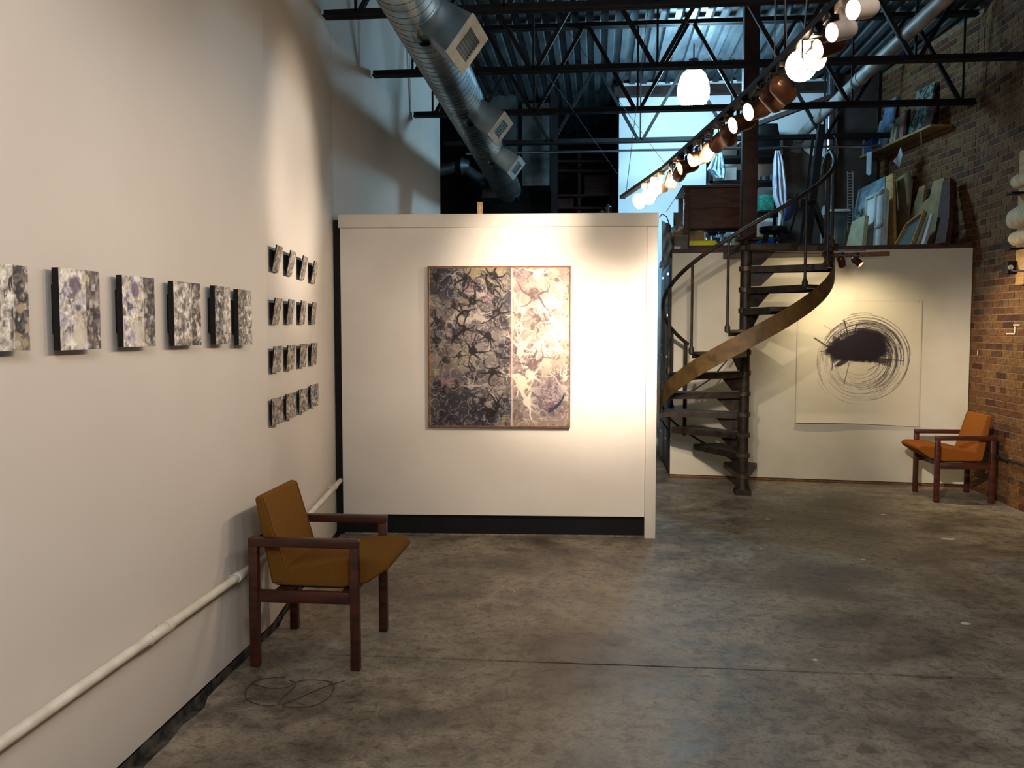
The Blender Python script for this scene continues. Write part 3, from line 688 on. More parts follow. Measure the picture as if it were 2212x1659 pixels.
# ------------------------------------------------------------ artworks: numpy canvases
class Art:
    def __init__(s, w, h, base, seed):
        s.w, s.h = w, h; s.r = np.random.RandomState(seed)
        s.Y, s.X = np.mgrid[0:h, 0:w].astype(np.float32); s.X /= w; s.Y /= w       # x in 0..1, y in 0..h/w, y down
        s.a = np.ones((h, w, 3), np.float32)*np.array(base, np.float32)/255.
        s.H = h/w
    def noise(s, cells, octaves=4):
        out = np.zeros((s.h, s.w), np.float32); amp = 1; tot = 0
        for o in range(octaves):
            n = int(cells*2**o)+2; g = s.r.rand(int(n*s.H)+3, n+2).astype(np.float32)
            fx = s.X*(n-1); fy = s.Y*(n-1); ix = fx.astype(int); iy = fy.astype(int); tx = fx-ix; ty = fy-iy
            tx = tx*tx*(3-2*tx); ty = ty*ty*(3-2*ty); iy = np.clip(iy, 0, g.shape[0]-2); ix = np.clip(ix, 0, g.shape[1]-2)
            v = (g[iy, ix]*(1-tx)+g[iy, ix+1]*tx)*(1-ty)+(g[iy+1, ix]*(1-tx)+g[iy+1, ix+1]*tx)*ty
            out += v*amp; tot += amp; amp *= .55
        return out/tot
    def mix(s, mask, col, sl=None):
        c = np.array(col, np.float32)/255.; m = mask[..., None]
        if sl is None: s.a = s.a*(1-m)+c*m
        else: s.a[sl] = s.a[sl]*(1-m)+c*m
    def win(s, x0, x1, y0, y1):
        a = max(0, int(y0*s.w)); b = min(s.h, int(y1*s.w)+2); c = max(0, int(x0*s.w)); d = min(s.w, int(x1*s.w)+2)
        return (slice(a, b), slice(c, d)) if b > a and d > c else None
    def blob(s, x, y, rx, ry, col, al=1, soft=.25, ang=0):
        R_ = max(rx, ry)*1.4; sl = s.win(x-R_, x+R_, y-R_, y+R_)
        if not sl: return
        dx = s.X[sl]-x; dy = s.Y[sl]-y; c, q = math.cos(ang), math.sin(ang)
        d = np.sqrt(((dx*c+dy*q)/rx)**2+((dy*c-dx*q)/ry)**2)
        s.mix(np.clip((1+soft-d)/soft, 0, 1)*al, col, sl)
    def line(s, x0, y0, x1, y1, wd, col, al=1):
        sl = s.win(min(x0, x1)-wd*2, max(x0, x1)+wd*2, min(y0, y1)-wd*2, max(y0, y1)+wd*2)
        if not sl: return
        dx, dy = x1-x0, y1-y0; L = dx*dx+dy*dy+1e-9
        t = np.clip(((s.X[sl]-x0)*dx+(s.Y[sl]-y0)*dy)/L, 0, 1)
        d = np.hypot(s.X[sl]-x0-t*dx, s.Y[sl]-y0-t*dy)
        s.mix(np.clip(1.5-d/max(wd, .6/s.w), 0, 1)*al, col, sl)
    def squiggle(s, x, y, ang, ln, wd, col, al=1, n=6, wob=.5):
        for i in range(n):
            ang += s.r.uniform(-wob, wob); nx = x+math.cos(ang)*ln/n; ny = y+math.sin(ang)*ln/n
            s.line(x, y, nx, ny, wd*(1-i/n*.7), col, al); x, y = nx, ny
        return x, y, ang
    def neuron(s, x, y, r, col, al=1, br=5):
        s.blob(x, y, r, r*s.r.uniform(.8, 1.3), col, al, .3, s.r.uniform(0, 3))
        for k in range(br):
            a = s.r.uniform(0, 6.28); x2, y2, a2 = s.squiggle(x+math.cos(a)*r*.7, y+math.sin(a)*r*.7, a, r*s.r.uniform(2, 4.5), r*.28, col, al)
            for _ in range(2): s.squiggle(x2, y2, a2+s.r.uniform(-1, 1), r*1.6, r*.1, col, al*.8, 4)
    def arc(s, cx, cy, rx, ry, a0, a1, wd, col, al):
        n = max(6, int(abs(a1-a0)*10)); p = None
        for i in range(n+1):
            a = a0+(a1-a0)*i/n; q = (cx+rx*math.cos(a), cy+ry*math.sin(a))
            if p: s.line(*p, *q, wd, col, al)
            p = q
    def attr(s, me):
        c = np.clip(s.a, 0, 1)[::-1].reshape(-1, 3); c = np.where(c <= .04045, c/12.92, ((c+.055)/1.055)**2.4)
        at = me.attributes.new('paint', 'FLOAT_COLOR', 'POINT')
        at.data.foreach_set('color', np.concatenate([c, np.ones((len(c), 1))], 1).astype(np.float32).ravel())
def art_mesh(name, art, fn, mtl, parent, local=True):
    """grid of art.w x art.h vertices; fn(u, v) -> position arrays, v up"""
    w_, h_ = art.w, art.h
    V_, U_ = np.mgrid[0:h_, 0:w_]; U_ = U_/(w_-1); V_ = V_/(h_-1)
    co = np.stack(fn(U_, V_), -1).reshape(-1, 3)
    i = np.arange((h_-1)*w_).reshape(h_-1, w_)[:, :-1].ravel()
    f = np.stack([i, i+1, i+w_+1, i+w_], 1)
    me = bpy.data.meshes.new(name); me.vertices.add(len(co)); me.vertices.foreach_set('co', co.ravel().astype(np.float32))
    me.loops.add(len(f)*4); me.loops.foreach_set('vertex_index', f.ravel().astype(np.int32))
    me.polygons.add(len(f)); me.polygons.foreach_set('loop_start', np.arange(0, len(f)*4, 4, dtype=np.int32))
    me.update(calc_edges=True); me.validate(); me.materials.append(M[mtl]); art.attr(me)
    o = bpy.data.objects.new(name, me); COL.objects.link(o); o.parent = parent; return o
attr_pm = attr_mat('painted_canvas', .55, .2, .0); M['artpaint'] = attr_pm
M['artpaper'] = attr_mat('charcoal_paper', .8, .0, .0)

def big_painting():
    A = Art(300, 345, (150, 142, 128), 5); r = A.r; H = A.H
    n1 = A.noise(4); n2 = A.noise(9); n3 = A.noise(22, 3); sp_ = .585
    left = (A.X < sp_)
    A.mix(np.clip((n1-.35)*3, 0, 1)*left, (84, 80, 88)); A.mix(np.clip((n2-.45)*4, 0, 1)*left, (120, 108, 100))
    A.mix((A.X > sp_)*1., (214, 198, 180)); A.mix(np.clip((n1-.45)*3, 0, 1)*(A.X > sp_), (176, 156, 158))
    A.mix(np.clip((n2-.5)*4, 0, 1)*(A.X > sp_), (240, 226, 204))
    A.mix(np.clip((A.Y-.62)*2, 0, .7)*(A.X > sp_), (150, 138, 134))
    A.mix(np.clip((n3-.6)*5, 0, .35), (70, 64, 70)); 
    for i in range(9): A.blob(r.uniform(.02, .55), r.uniform(0, H), .07, .06, [(176, 162, 130), (186, 172, 136), (150, 130, 140)][i % 3], .4, .8)
    A.blob(.38, .03, .16, .05, (190, 174, 128), .7, .4); A.blob(.1, .1, .12, .1, (52, 54, 66), .75, .8); A.blob(.15, 1.05, .2, .12, (50, 48, 56), .7, .9)
    A.blob(.42, 1.1, .1, .08, (56, 62, 84), .7, .8); A.blob(.27, .13, .04, .05, (150, 118, 126), .8, .6); A.blob(.42, .2, .04, .04, (150, 110, 124), .8, .6)
    for i in range(60):
        x = r.uniform(0, .57); y = r.uniform(0, H); A.blob(x, y, r.uniform(.01, .035), r.uniform(.01, .04), [(66, 62, 66), (104, 96, 98), (176, 164, 150), (46, 42, 46)][i % 4], .7, .5, r.uniform(0, 3))
        A.arc(x, y, .03, .035, r.uniform(0, 3), r.uniform(3, 6), .002, (190, 180, 166), .6)
    for i in range(300):
        x = r.uniform(0, 1); y = r.uniform(0, H); A.squiggle(x, y, r.uniform(0, 6.3), r.uniform(.03, .12), .0022, ((196, 186, 172) if i % 2 else (44, 38, 40)) if x < .57 else ((250, 240, 222) if i % 3 else (130, 112, 104)), .55, 6, .7)
    for i in range(26):
        A.neuron(r.uniform(.02, .55), r.uniform(.02, H-.03), r.uniform(.012, .024), (48, 42, 46), .85, 4)
    for i in range(8): A.neuron(r.uniform(.05, .55), r.uniform(.05, H-.05), r.uniform(.016, .028), (206, 194, 178), .7, 5)
    for i in range(24): A.neuron(r.uniform(.62, .97), r.uniform(.03, H*.9), r.uniform(.014, .032), (250, 240, 222), .9, 6)
    for i in range(10): A.neuron(r.uniform(.62, .97), r.uniform(.03, H), r.uniform(.01, .022), (140, 118, 116), .6, 4)
    for (x, y, q) in ((.75, .19, .035), (.74, .70, .03)): A.neuron(x, y, q, (146, 122, 122), .85, 4)
    for (x, y) in ((.44, .14), (.31, .24), (.26, .33), (.42, .49), (.24, .44), (.31, .60), (.46, .06), (.48, .32), (.45, .75), (.48, 1.0), (.44, 1.05), (.27, .08)): A.neuron(x, y, .024, (32, 26, 28), .95, 6)
    A.neuron(.90, .48, .03, (255, 246, 228), .95, 5); A.neuron(.66, .84, .035, (250, 238, 214), .9, 5)
    A.blob(.86, .93, .09, .1, (120, 106, 124), .5, .9)
    for k in range(3): A.arc(.80, .87, .17, .16+.012*k, .3, 1.25, .004, (66, 66, 84), .9)
    # light seam
    A.mix(np.clip(1-np.abs(A.X-sp_-.006+.006*(n2-.5))/.012, 0, 1)*np.clip(n3*2.2, 0, 1), (238, 218, 208)); A.line(sp_-.008, .45, sp_-.006, .85, .003, (150, 96, 84), .7)
    L = {'M': ((0, 1, 0, 0), (0, 0, .5, .6), (.5, .6, 1, 0), (1, 0, 1, 1)), 'E': ((0, 0, 0, 1), (0, 0, 1, 0), (0, .5, .8, .5), (0, 1, 1, 1)), 'O': ((0, 0, 1, 0), (1, 0, 1, 1), (1, 1, 0, 1), (0, 1, 0, 0)),
         'I': ((.5, 0, .5, 1),), 'N': ((0, 1, 0, 0), (0, 0, 1, 1), (1, 1, 1, 0)), 'V': ((0, 0, .5, 1), (.5, 1, 1, 0)), 'H': ((0, 0, 0, 1), (1, 0, 1, 1), (0, .5, 1, .5)), 'T': ((0, 0, 1, 0), (.5, 0, .5, 1))}
    def word(wd, x, y, s, col, al):
        for ch in wd:
            for a, b, c, d in L[ch]: A.line(x+a*s*.7, y+b*s, x+c*s*.7, y+d*s, .006, col, al)
            x += s
    word('ME', .09, .81, .05, (176, 140, 130), .8); word('O', .03, .66, .045, (160, 134, 136), .7); word('I', .38, 1.07, .035, (190, 170, 130), .8); word('HE', .50, 1.07, .04, (176, 160, 128), .7); word('E', .04, .74, .03, (206, 190, 150), .8)
    A.mix((A.noise(60, 2) > .66)*.3, (236, 226, 206))
    A.a = np.where((A.X > sp_)[..., None], (A.a**1.25)*np.array([.84, .83, .84]), A.a*np.array([.80, .79, .82])).astype(np.float32)
    e = np.minimum(np.minimum(A.X, 1-A.X), np.minimum(A.Y, H-A.Y)); A.mix(np.clip(1-e/.008, 0, 1)*np.clip(A.noise(20)*1.6, 0, 1), (200, 176, 128))
    a = hit(929, 921, PA, pn); b = hit(1231, 575, PA, pn)
    # size on the partition plane
    t0 = (a-PA).dot(pu); t1 = (b-PA).dot(pu); z0, z1 = a.z, b.z
    g = thing('large_painting', 'large framed painting of dark and pale tangled blots on the partition', 'painting', along((t0+t1)/2, 0, z0))
    fr = MB(); dpt = .042
    for (p0, p1, q0, q1) in ((t0-.006, t0+.006, z0, z1), (t1-.006, t1+.006, z0, z1), (t0+.006, t1-.006, z0, z0+.012), (t0+.006, t1-.006, z1-.012, z1)): pbox(fr, p0, p1, .001, dpt+.004, q0, q1)
    fr.build('frame', 'trimwood', g)
    loc = g.location
    def fn(u, v):
        t = t0+.006+(t1-t0-.012)*u; z = z0+.01+(z1-z0-.02)*v
        return (PA.x+pu.x*t+pn.x*dpt-loc.x, PA.y+pu.y*t+pn.y*dpt-loc.y, z-loc.z)
    art_mesh('canvas', A, fn, 'artpaint', g)
big_painting()

def drawing():
    A = Art(300, 300, (212, 207, 191), 9); r = A.r
    A.mix(np.clip((A.noise(3)-.5)*2, 0, .25), (200, 192, 168))
    ink = (34, 28, 38); cx, cy = .52, .44
    for i in range(110):
        rad = r.uniform(.20, .37) if i % 2 else r.uniform(.12, .34); a0 = r.uniform(-3.6, .6); ln = r.uniform(.4, 2.2)
        up = (-3.3 < a0 < -.3)
        A.arc(cx+r.normal(0, .012)+(.02 if rad > .3 else 0), cy+.03+r.normal(0, .012), rad*1.0, rad*.93, a0, a0+ln, .0014+.0014*r.rand(), ink, .5 if up else .22)
    for i in range(46):
        rad = r.uniform(.16, .39); a0 = r.uniform(0, 3.1); A.arc(cx-.01, cy+.05, rad*.95, rad*.95, a0, a0+r.uniform(.3, 1.3), .0016, ink, .16)
    for i in range(60): # bands near upper right
        rad = r.uniform(.21, .31); a0 = r.uniform(-2.2, -.3); A.arc(cx+.045, cy+.02, rad, rad*.95, a0, a0+r.uniform(.2, .8), .003, ink, .3)
    th = np.arctan2(A.Y-.40, A.X-.49); q = A.noise(9, 4); q2 = A.noise(4, 3)
    d = np.sqrt(((A.X-.49)/.25)**2+((A.Y-.395+.12*(A.X-.49))/.158)**2)
    core = np.clip((1.0-d+(q-.5)*.75+(q2-.5)*.5)*6, 0, 1)
    notch = np.clip((A.Y-.475-.10*np.abs(A.X-.40))/.012, 0, 1)
    A.mix(core*(1-notch*.9), ink)
    d2 = np.sqrt(((A.X-.56)/.26)**2+((A.Y-.34)/.15)**2); rg = .5+.5*np.sin(np.hypot(A.X-.53, A.Y-.46)*230+q*4)
    A.mix(np.clip((1-d2)*2.2, 0, 1)*np.clip(q*2.4-.7, 0, 1)*(.3+.5*rg)*(1-notch), ink)
    for (x, y, rx, ry, al, an) in ((.335, .345, .035, .028, .8, .4), (.37, .50, .045, .014, .85, -.5), (.31, .45, .02, .04, .7, .2), (.66, .475, .085, .018, .7, .1), (.70, .50, .05, .012, .4, .3)):
        A.blob(x, y, rx, ry, ink, al, .6, an)
    for i in range(220):
        a = r.uniform(-3.3, .3); rx = .19+.05*r.rand(); x = .49+math.cos(a)*rx; y = .41+math.sin(a)*rx*.62
        A.line(x, y, x+math.cos(a+r.normal(0, .4))*.05*r.rand(), y+math.sin(a+r.normal(0, .4))*.06*r.rand(), .0022, ink, .45)
    for x0, y0, x1, y1, wd, al in ((.14, .30, .30, .40, .005, .9), (.19, .41, .30, .40, .003, .7), (.38, .16, .42, .29, .005, .8), (.48, .19, .46, .30, .005, .7), (.43, .50, .39, .68, .003, .6), (.60, .46, .86, .48, .004, .6), (.22, .20, .32, .26, .002, .4), (.30, .45, .29, .56, .004, .7), (.58, .56, .68, .50, .003, .5)):
        A.line(x0, y0, x1, y1, wd, ink, al)
    pass
    # hazy mylar border
    H = 1.0; e = np.minimum(np.minimum(A.X, 1-A.X), A.Y); A.mix(np.clip(1-e/.022, 0, 1)*.22, (170, 166, 156))
    e0 = hit(1718, 914, WA, wn); e1 = hit(1992, 648, WA, wn); t0 = (e0-WA).dot(wu); t1 = (e1-WA).dot(wu); z0, z1 = e0.z, e1.z
    c = WA+wu*(t0+t1)/2; g = thing('charcoal_drawing', 'black circular charcoal scribble on pale paper pinned to the loft wall', 'drawing', V(c.x, c.y, z0)+wn*.002)
    loc = g.location
    def fn(u, v):
        t = t0+(t1-t0)*u; off = .010+.030*np.clip(1-v/.09, 0, 1)**1.5*(.6+.4*np.sin(u*4+.6))+.004*np.sin(u*9)*(1-v)
        z = z0+(z1-z0)*v+.012*np.sin(u*3.6+.3)*np.clip(1-v*6, 0, 1)
        return (WA.x+wu.x*t+wn.x*off-loc.x, WA.y+wu.y*t+wn.y*off-loc.y, z-loc.z)
    art_mesh('paper_sheet', A, fn, 'artpaper', g)
    m = MB()
    for u, z in ((t0+.03, z1-.02), (t1-.03, z1-.02)): m.lathe([(.006, 0), (.006, .013), (0, .014)], WA+wu*u+V(0, 0, z), wn, 8)
    m.build('pin', 'greypipe', g)
drawing()

# panels on the left wall
def collage(w_, h_, seed, style):
    A = Art(w_, h_, (190, 182, 172), seed); r = A.r; H = A.H
    n1 = A.noise(3); n2 = A.noise(7)
    lt, md, dk, lav = (232, 224, 214), (150, 140, 132), (62, 56, 60), (190, 182, 204)
    if style in ('big', 'wide'):
        A.mix(np.clip((n1-.4)*3, 0, 1), lav if style == 'wide' else (214, 206, 196)); A.mix(np.clip((n2-.5)*4, 0, 1), lt)
        s = .62
        A.mix((A.X > s)*.8, (92, 84, 84))
    elif style == 'dark':
        A.mix(np.clip((A.Y-.45)*2.5, 0, .75), (96, 88, 92)); s = .62; A.mix((A.X > s)*.75, (84, 74, 74))
    elif style == 'light_right':
        A.mix((A.X < .6)*.8, (92, 86, 88)); s = .6
    else: s = 2; A.mix(np.clip((n1-.3)*2.5, 0, .8), {'smalldark': (84, 76, 74), 'smalllight': (196, 176, 156), 'smallmix': (128, 114, 108)}[style])
    for i in range(70):
        x, y = r.uniform(0, 1), r.uniform(0, H); d = (x > s) if style != 'light_right' else (x < s)
        pal = [lt, md, dk, (120, 106, 92)] if d else [lt, lt, lav if style == 'wide' else md, (206, 190, 160)]
        if style == 'big' and not d: pal = [(244, 240, 226), lt, (200, 196, 190), md]
        if style.startswith('small'): pal = [md, dk, (200, 186, 168), (150, 132, 116)]
        A.blob(x, y, r.uniform(.03, .10), r.uniform(.04, .13), pal[r.randint(4)], .75, .25, r.uniform(0, 3))
    for i in range(14): A.squiggle(r.uniform(0, 1), r.uniform(0, H), r.uniform(0, 6), r.uniform(.08, .25), .010, [dk, lt][i % 2], .6, 5, .6)
    for i in range(34):
        x, y = r.uniform(0, 1), r.uniform(0, H); a, b = r.uniform(.02, .09), r.uniform(.02, .1); sl = A.win(x, x+a, y, y+b)
        if sl: A.mix(np.ones(A.X[sl].shape, np.float32)*.55, [lt, dk, md, lt][i % 4] if not style.startswith('small') else [md, dk, (176, 160, 144), dk][i % 4], sl)
    A.a *= (.72+.56*A.noise(9, 4))[..., None]; A.a *= (.8+.4*A.noise(26, 2))[..., None]
    A.mix(np.clip((A.noise(12, 3)-.62)*8, 0, 1)*.5, (54, 48, 52)); A.mix(np.clip((A.noise(12, 3)-.62)*8, 0, 1)*.5, (236, 228, 220))
    if style == 'wide': A.blob(.38, .22, .09, .1, (112, 96, 120), .8, .6); A.blob(.48, H*.8, .12, .18, (224, 214, 196), .8, .5)
    if style == 'big':
        for i in range(6): A.arc(r.uniform(.65, .9), r.uniform(.2, H), .12, .16, r.uniform(0, 3), r.uniform(3.5, 5), .02, (60, 58, 62), .8); A.blob(r.uniform(.65, .95), r.uniform(.1, H), .07, .06, (178, 160, 134), .9, .3)
    if style in ('wide', 'dark', 'big'): A.line(s, 0, s, H, .006, (240, 236, 226), .6)
    
    return A
def panel(label, name, cat, base, u, n, wd, ht, A, tilt=0, lean=0, gap=.02, th=.022, group=None):
    """base: lower left corner on the wall; u: along wall (away from camera), n: out of wall; tilt: swing out at the far/top"""
    g = thing(name, label, cat, base, 0, group)
    up = V(0, 0, 1)
    top = (up*math.cos(lean)+n*math.sin(lean)); uu = (u*math.cos(tilt)+n*math.sin(tilt)); nn = uu.cross(top); nn = nn if nn.dot(n) > 0 else -nn
    o0 = n*gap
    b = MB(); c = o0+uu*wd/2+top*ht/2+nn*th/2; b.obox(c, uu*wd/2, top*ht/2, nn*th/2)
    b.build('board', 'under', g, local=True)
    s = MB(); cc = u*wd*.4+up*ht*.5+n*(gap/2); s.obox(cc, u*wd*.28, up*ht*.3, n*gap/2); s.build('mounting_block', 'under', g, local=True)
    def fn(uv, vv):
        p0 = o0+nn*(th+.001)
        return tuple(p0[i]+uu[i]*wd*uv+top[i]*ht*vv for i in range(3))
    art_mesh('printed_face', A, fn, 'artpaint', g)
    return g
n_near = (LW[1]-LW[0]).normalized(); n_near = V(n_near.y, -n_near.x, 0); u_near = (LW[1]-LW[0]).normalized()
n_far = (LW[2]-LW[1]).normalized(); u_far = n_far.copy(); n_far = V(n_far.y, -n_far.x, 0)
if n_near.x < 0: n_near = -n_near
if n_far.x < 0: n_far = -n_far
spec = [(-28, 62, 'big', 566, 760, 'largest left hand collage panel cut by the photo edge, bold black shapes'),
        (131, 215, 'wide', 578, 757, 'lavender and cream collage panel, first complete one from the left'),
        (267, 333, 'wide', 594, 750, 'pale lavender collage panel, second complete one from the left'),
        (377, 432, 'dark', 607, 747, 'collage panel greying towards the bottom, third complete one from the left'),
        (466, 497, 'light_right', 617, 744, 'narrow grey collage panel with pale right strip, left of two'),
        (516, 543, 'light_right', 625, 745, 'narrow darker collage panel at the right end of the row')]
for i, (x0, x1, sty, yt, yb, lab) in enumerate(spec):
    q = LW[0]+n_near*.042; a = hit(x0, yb, q, n_near); b = hit(x1, yb, q, n_near); top = hit(x0, yt, q, n_near)
    wd = (b-a).dot(u_near); ht = top.z-a.z
    A = collage(60, int(60*ht/wd), 20+i, sty)
    base = a-n_near*.042
    if x0 > 400: base.x = lwx(base.y)
    panel(lab, 'collage_picture', 'picture', base, u_near, n_near, wd, ht, A, tilt=R(1.5), gap=.02, group='row of collage panels on the left wall')
rowname = ['top row', 'second row', 'third row', 'bottom row']; colname = ['leftmost', 'second from the left', 'third from the left', 'rightmost']
tops = [(527, 562), (642, 652), (748, 741), (862, 832)]; xs = [580, 611.5, 640, 665]
styles = [['smallmix', 'smalllight', 'smallmix', 'smalllight'], ['smalllight', 'smalldark', 'smallmix', 'smallmix'], ['smallmix', 'smalllight', 'smalldark', 'smallmix'], ['smalldark', 'smallmix', 'smalldark', 'smalldark']]
for rI in range(4):
    for cI in range(4):
        px = xs[cI]; f = cI/3; yt = tops[rI][0]*(1-f)+tops[rI][1]*f; hpx = 58-10*f
        tl = hit(px, yt, LW[1], n_far); bl = hit(px, yt+hpx, LW[1], n_far)
        ht = tl.z-bl.z; wd = .17
        A = collage(30, 34, 60+rI*4+cI, styles[rI][cI])
        lean = [R(12), R(9), R(6), R(1)][rI]; lean = lean*(1-.35*f) if rI else lean
        panel('small collage tile in the grid on the left wall, %s, %s' % (rowname[rI], colname[cI]), 'collage_tile', 'picture', bl, u_far, n_far, wd, ht, A, tilt=R([-2, -1, 2, 7][rI]), lean=lean, gap=.012, th=.006, group='grid of sixteen small collage tiles')

# light switch
g0 = hit(1377, 731, PA, pn); ts = (g0-PA).dot(pu); zs = g0.z
t = thing('light_switch', 'cream light switch plate on the partition right of the painting', 'switch', along(ts, 0, zs))
pbox(MB(), ts-.038, ts+.038, .0005, .008, zs-.066, zs+.066).build('plate', 'switch', t, .003)
pbox(MB(), ts-.008, ts+.008, .008, .012, zs-.018, zs+.018).build('toggle_surround', 'switch', t)
pbox(MB(), ts-.004, ts+.004, .012, .022, zs-.004, zs+.014).build('toggle', 'switch', t)

# ------------------------------------------------------------ pipes
t = thing('heating_pipe', 'white painted pipe running low along the left wall behind the chair', 'pipe', (lwx(3), 3, .43))
pp = [V(lwx(y)+.045, y, .435) for y in (-3, 0, 2, 4.45)]; m = MB().tube(pp+[V(lwx(4.6)+.045, 4.6, .435), V(lwx(5.6)+.045, 5.6, .435), V(lwx(6.58)+.045, 6.58, .435)], .019, 14); m.build('pipe_run', 'pipe', t)
for y in (3.95, 4.7, 3.25, 6.3, 2.2): MB().tube([V(lwx(y)+.045, y-.02, .435), V(lwx(y)+.045, y+.02, .435)], .024, 14).bar(V(lwx(y)+.002, y, .435), V(lwx(y)+.045, y, .435), .01, .012).build('bracket', 'pipe', t)
MB().tube([V(lwx(3)+.045, 3.1, .435), V(lwx(3)+.045, 3.22, .435)], .0225, 14).build('flaking_joint', 'pipe', t)
t = thing('wall_conduit', 'thin dark pipe running low along the brick wall behind the chair', 'pipe', (3.68, 7, .42))
MB().tube([(3.69, 4, .43), (3.69, 8.9, .43)], .014, 10).build('pipe_run', 'stair', t)
for y in (5.5, 7.0, 8.3): MB().box(3.69, 3.74, y-.01, y+.01, .42, .44).build('bracket', 'greypipe', t)
pa, pb = V(2.55, 2.0, 4.05), V(2.55, 11.35, 4.05)
t = thing('overhead_pipe', 'large grey pipe running under the roof beside the brick wall', 'pipe', pa)
MB().tube([pa, pb, pb+V(-.04, .2, -.08), pb+V(-.06, .25, -.2)], .062, 20).build('pipe_run', 'greypipe', t)
for y in (9.0, 6.2): MB().tube([V(2.55, y, 4.05), V(2.55, y+.08, 4.05)], .069, 20).build('coupling', 'greypipe', t)
a = P(1789, 445, 11.0)
t = thing('silver_flue', 'shiny silver vertical flue pipe at the back of the loft', 'pipe', V(a.x, a.y, LWZ+.05))
MB().tube([V(a.x, a.y, 3.1), V(a.x, a.y, ZD)], .05, 18).build('flue_run', 'silver', t)
MB().lathe([(.085, LWZ+.05), (.085, 3.05), (.06, 3.13)], (a.x, a.y, 0), (0, 0, 1), 18).build('flue_base', 'grille', t)
MB().tube([V(a.x, a.y, 3.70), V(a.x, a.y, 3.76)], .056, 18).build('flue_band', 'ductseam', t)

# ------------------------------------------------------------ filing cabinets below the loft's left end
t = thing('filing_cabinet', 'tall grey metal drawer cabinet in the gap left of the loft wall', 'cabinet', (1.1, 10.4, 0))
MB().box(.815, 1.30, 9.74, 11.2, 0, 2.34).build('cabinet_body', 'grey', t)
for k in range(5):
    for j in range(2):
        d = MB().box(.797, .815, 9.75+j*.72, 10.45+j*.72, .03+k*.462, .47+k*.462).build('drawer', 'grey', t, .003)
        MB().box(.782, .797, 10.0+j*.75, 10.14+j*.75, .36+k*.462, .385+k*.462).build('drawer_handle', 'silver', d)

# ------------------------------------------------------------ loft furniture and clutter
ZL = LWZ+.05
def gbox(px0, px1, py0, py1, d, depth, zb=None):
    a = P(px0, py1, d); b = P(px1, py0, d); return a.x, b.x, min(a.y, b.y), min(a.y, b.y)+depth, (a.z if zb is None else zb), b.z
# work table
d = 9.75; x0, x1, y0, y1, _, zt = gbox(1478, 1632, 401, 540, d, .8, ZL)
t = thing('work_table', 'dark wooden work table with deep apron and a dropped left leaf on the loft', 'table', ((x0+x1)/2, y0+.4, ZL))
MB().box(x0-.03, x1+.03, y0-.03, y1+.02, zt-.03, zt).build('tabletop', 'tablewood', t, .004)
MB().box(x0+.03, x1-.03, y0+.015, y0+.04, zt-.24, zt-.03).build('front_apron', 'tablewood', t)
MB().box(x0+.03, x1-.10, y0+.05, y0+.45, zt-.46, zt-.2).build('drawer_unit', 'tablewood', t, .003)
MB().box(x0, x1, y0+.01, y0+.05, ZL, ZL+.06).build('stretcher', 'tablewood', t)
for xx in (x0, x1-.055):
    for yy in (y0, y1-.06):
        MB().box(xx, xx+.055, yy, yy+.055, ZL, zt-.03).build('leg', 'tablewood', t, .003)
leaf = [P(1472, 404, 9.8), P(1438, 458, 9.4), P(1470, 460, 9.4), P(1484, 420, 9.8)]
n_ = (leaf[1]-leaf[0]).cross(leaf[2]-leaf[0]).normalized()*.012
fixn(MB().prism([P(1474, 403, 10.5), P(1474, 403, 9.72), P(1438, 458, 9.72), P(1438, 458, 10.5)], (.012, 0, .006)).build('side_leaf', 'leafwood', t))
fixn(MB().prism([P(1455, 459, 9.74), P(1473, 459, 9.74), P(1474, 440, 9.74), P(1462, 505, 9.74)][:2]+[P(1474, 470, 9.74), P(1462, 500, 9.74)], (0, .02, 0)).build('leaf_bracket', 'leafwood', t))
MB().bar(P(1460, 462, 10.3), V(P(1460, 462, 10.3).x, P(1460, 462, 10.3).y, ZL), .05, .05).build('leg', 'blackwood', t)
for py in (417, 440): MB().lathe([(.009, 0), (.007, -.006), (0, -.008)], P(1480, py, d)+V(0, -.005, 0), (0, 1, 0), 10).build('bolt', 'silver', t)
# black rack behind
d = 10.9; X0 = P(1534, 400, d).x; X1 = P(1690, 400, d).x; Y0 = P(1600, 400, d).y
t = thing('storage_shelf', 'black shelf rack behind the work table on the loft', 'shelving', ((X0+X1)/2, Y0+.2, ZL))
zz = [P(1600, y, d).z for y in (336, 389, 458, 512)]
for z in zz: MB().box(X0, X1, Y0, Y0+.4, z-.03, z).build('shelf', 'blackwood', t)
for xx in (X0, X1-.04):
    for yy in (Y0, Y0+.36): MB().box(xx, xx+.04, yy, yy+.04, ZL, zz[0]).build('upright', 'blackwood', t)
def item(name, mt, px0, px1, py0, py1, d, depth, label, cat, bev=.004, zb=None, group=None):
    return tag(MB().box(*gbox(px0, px1, py0, py1, d, depth, zb)).build(name, mt, None, bev), label, cat, group)
zt_ = zz[0]; 
x0, x1, y0, y1, _, z1 = gbox(1592, 1684, 268, 336, 10.95, .34, zt_)
t = thing('equipment_case', 'big black case with sloped shoulder on top of the loft rack', 'case', ((x0+x1)/2, y0, zt_))
fixn(MB().prism([V(x0, y0, zt_), V(x1, y0, zt_), V(x1, y0, zt_+.22), V(x1-.03, y0, z1), V(x1-.24, y0, z1), V(x1-.24, y0, z1-.12), V(x0+.1, y0, z1-.16), V(x0, y0, zt_+.14)], (0, .34, 0)).build('case_body', 'blackwood', t, .01))
MB().box(x1-.2, x1-.08, y0-.01, y0, zt_+.2, zt_+.22).build('case_handle', 'silver', t)
item('framed_panel', 'leafwood', 1556, 1592, 296, 335, 10.92, .03, 'grey framed panel standing left of the black case', 'picture', zb=zt_)
zs_ = zz[1]
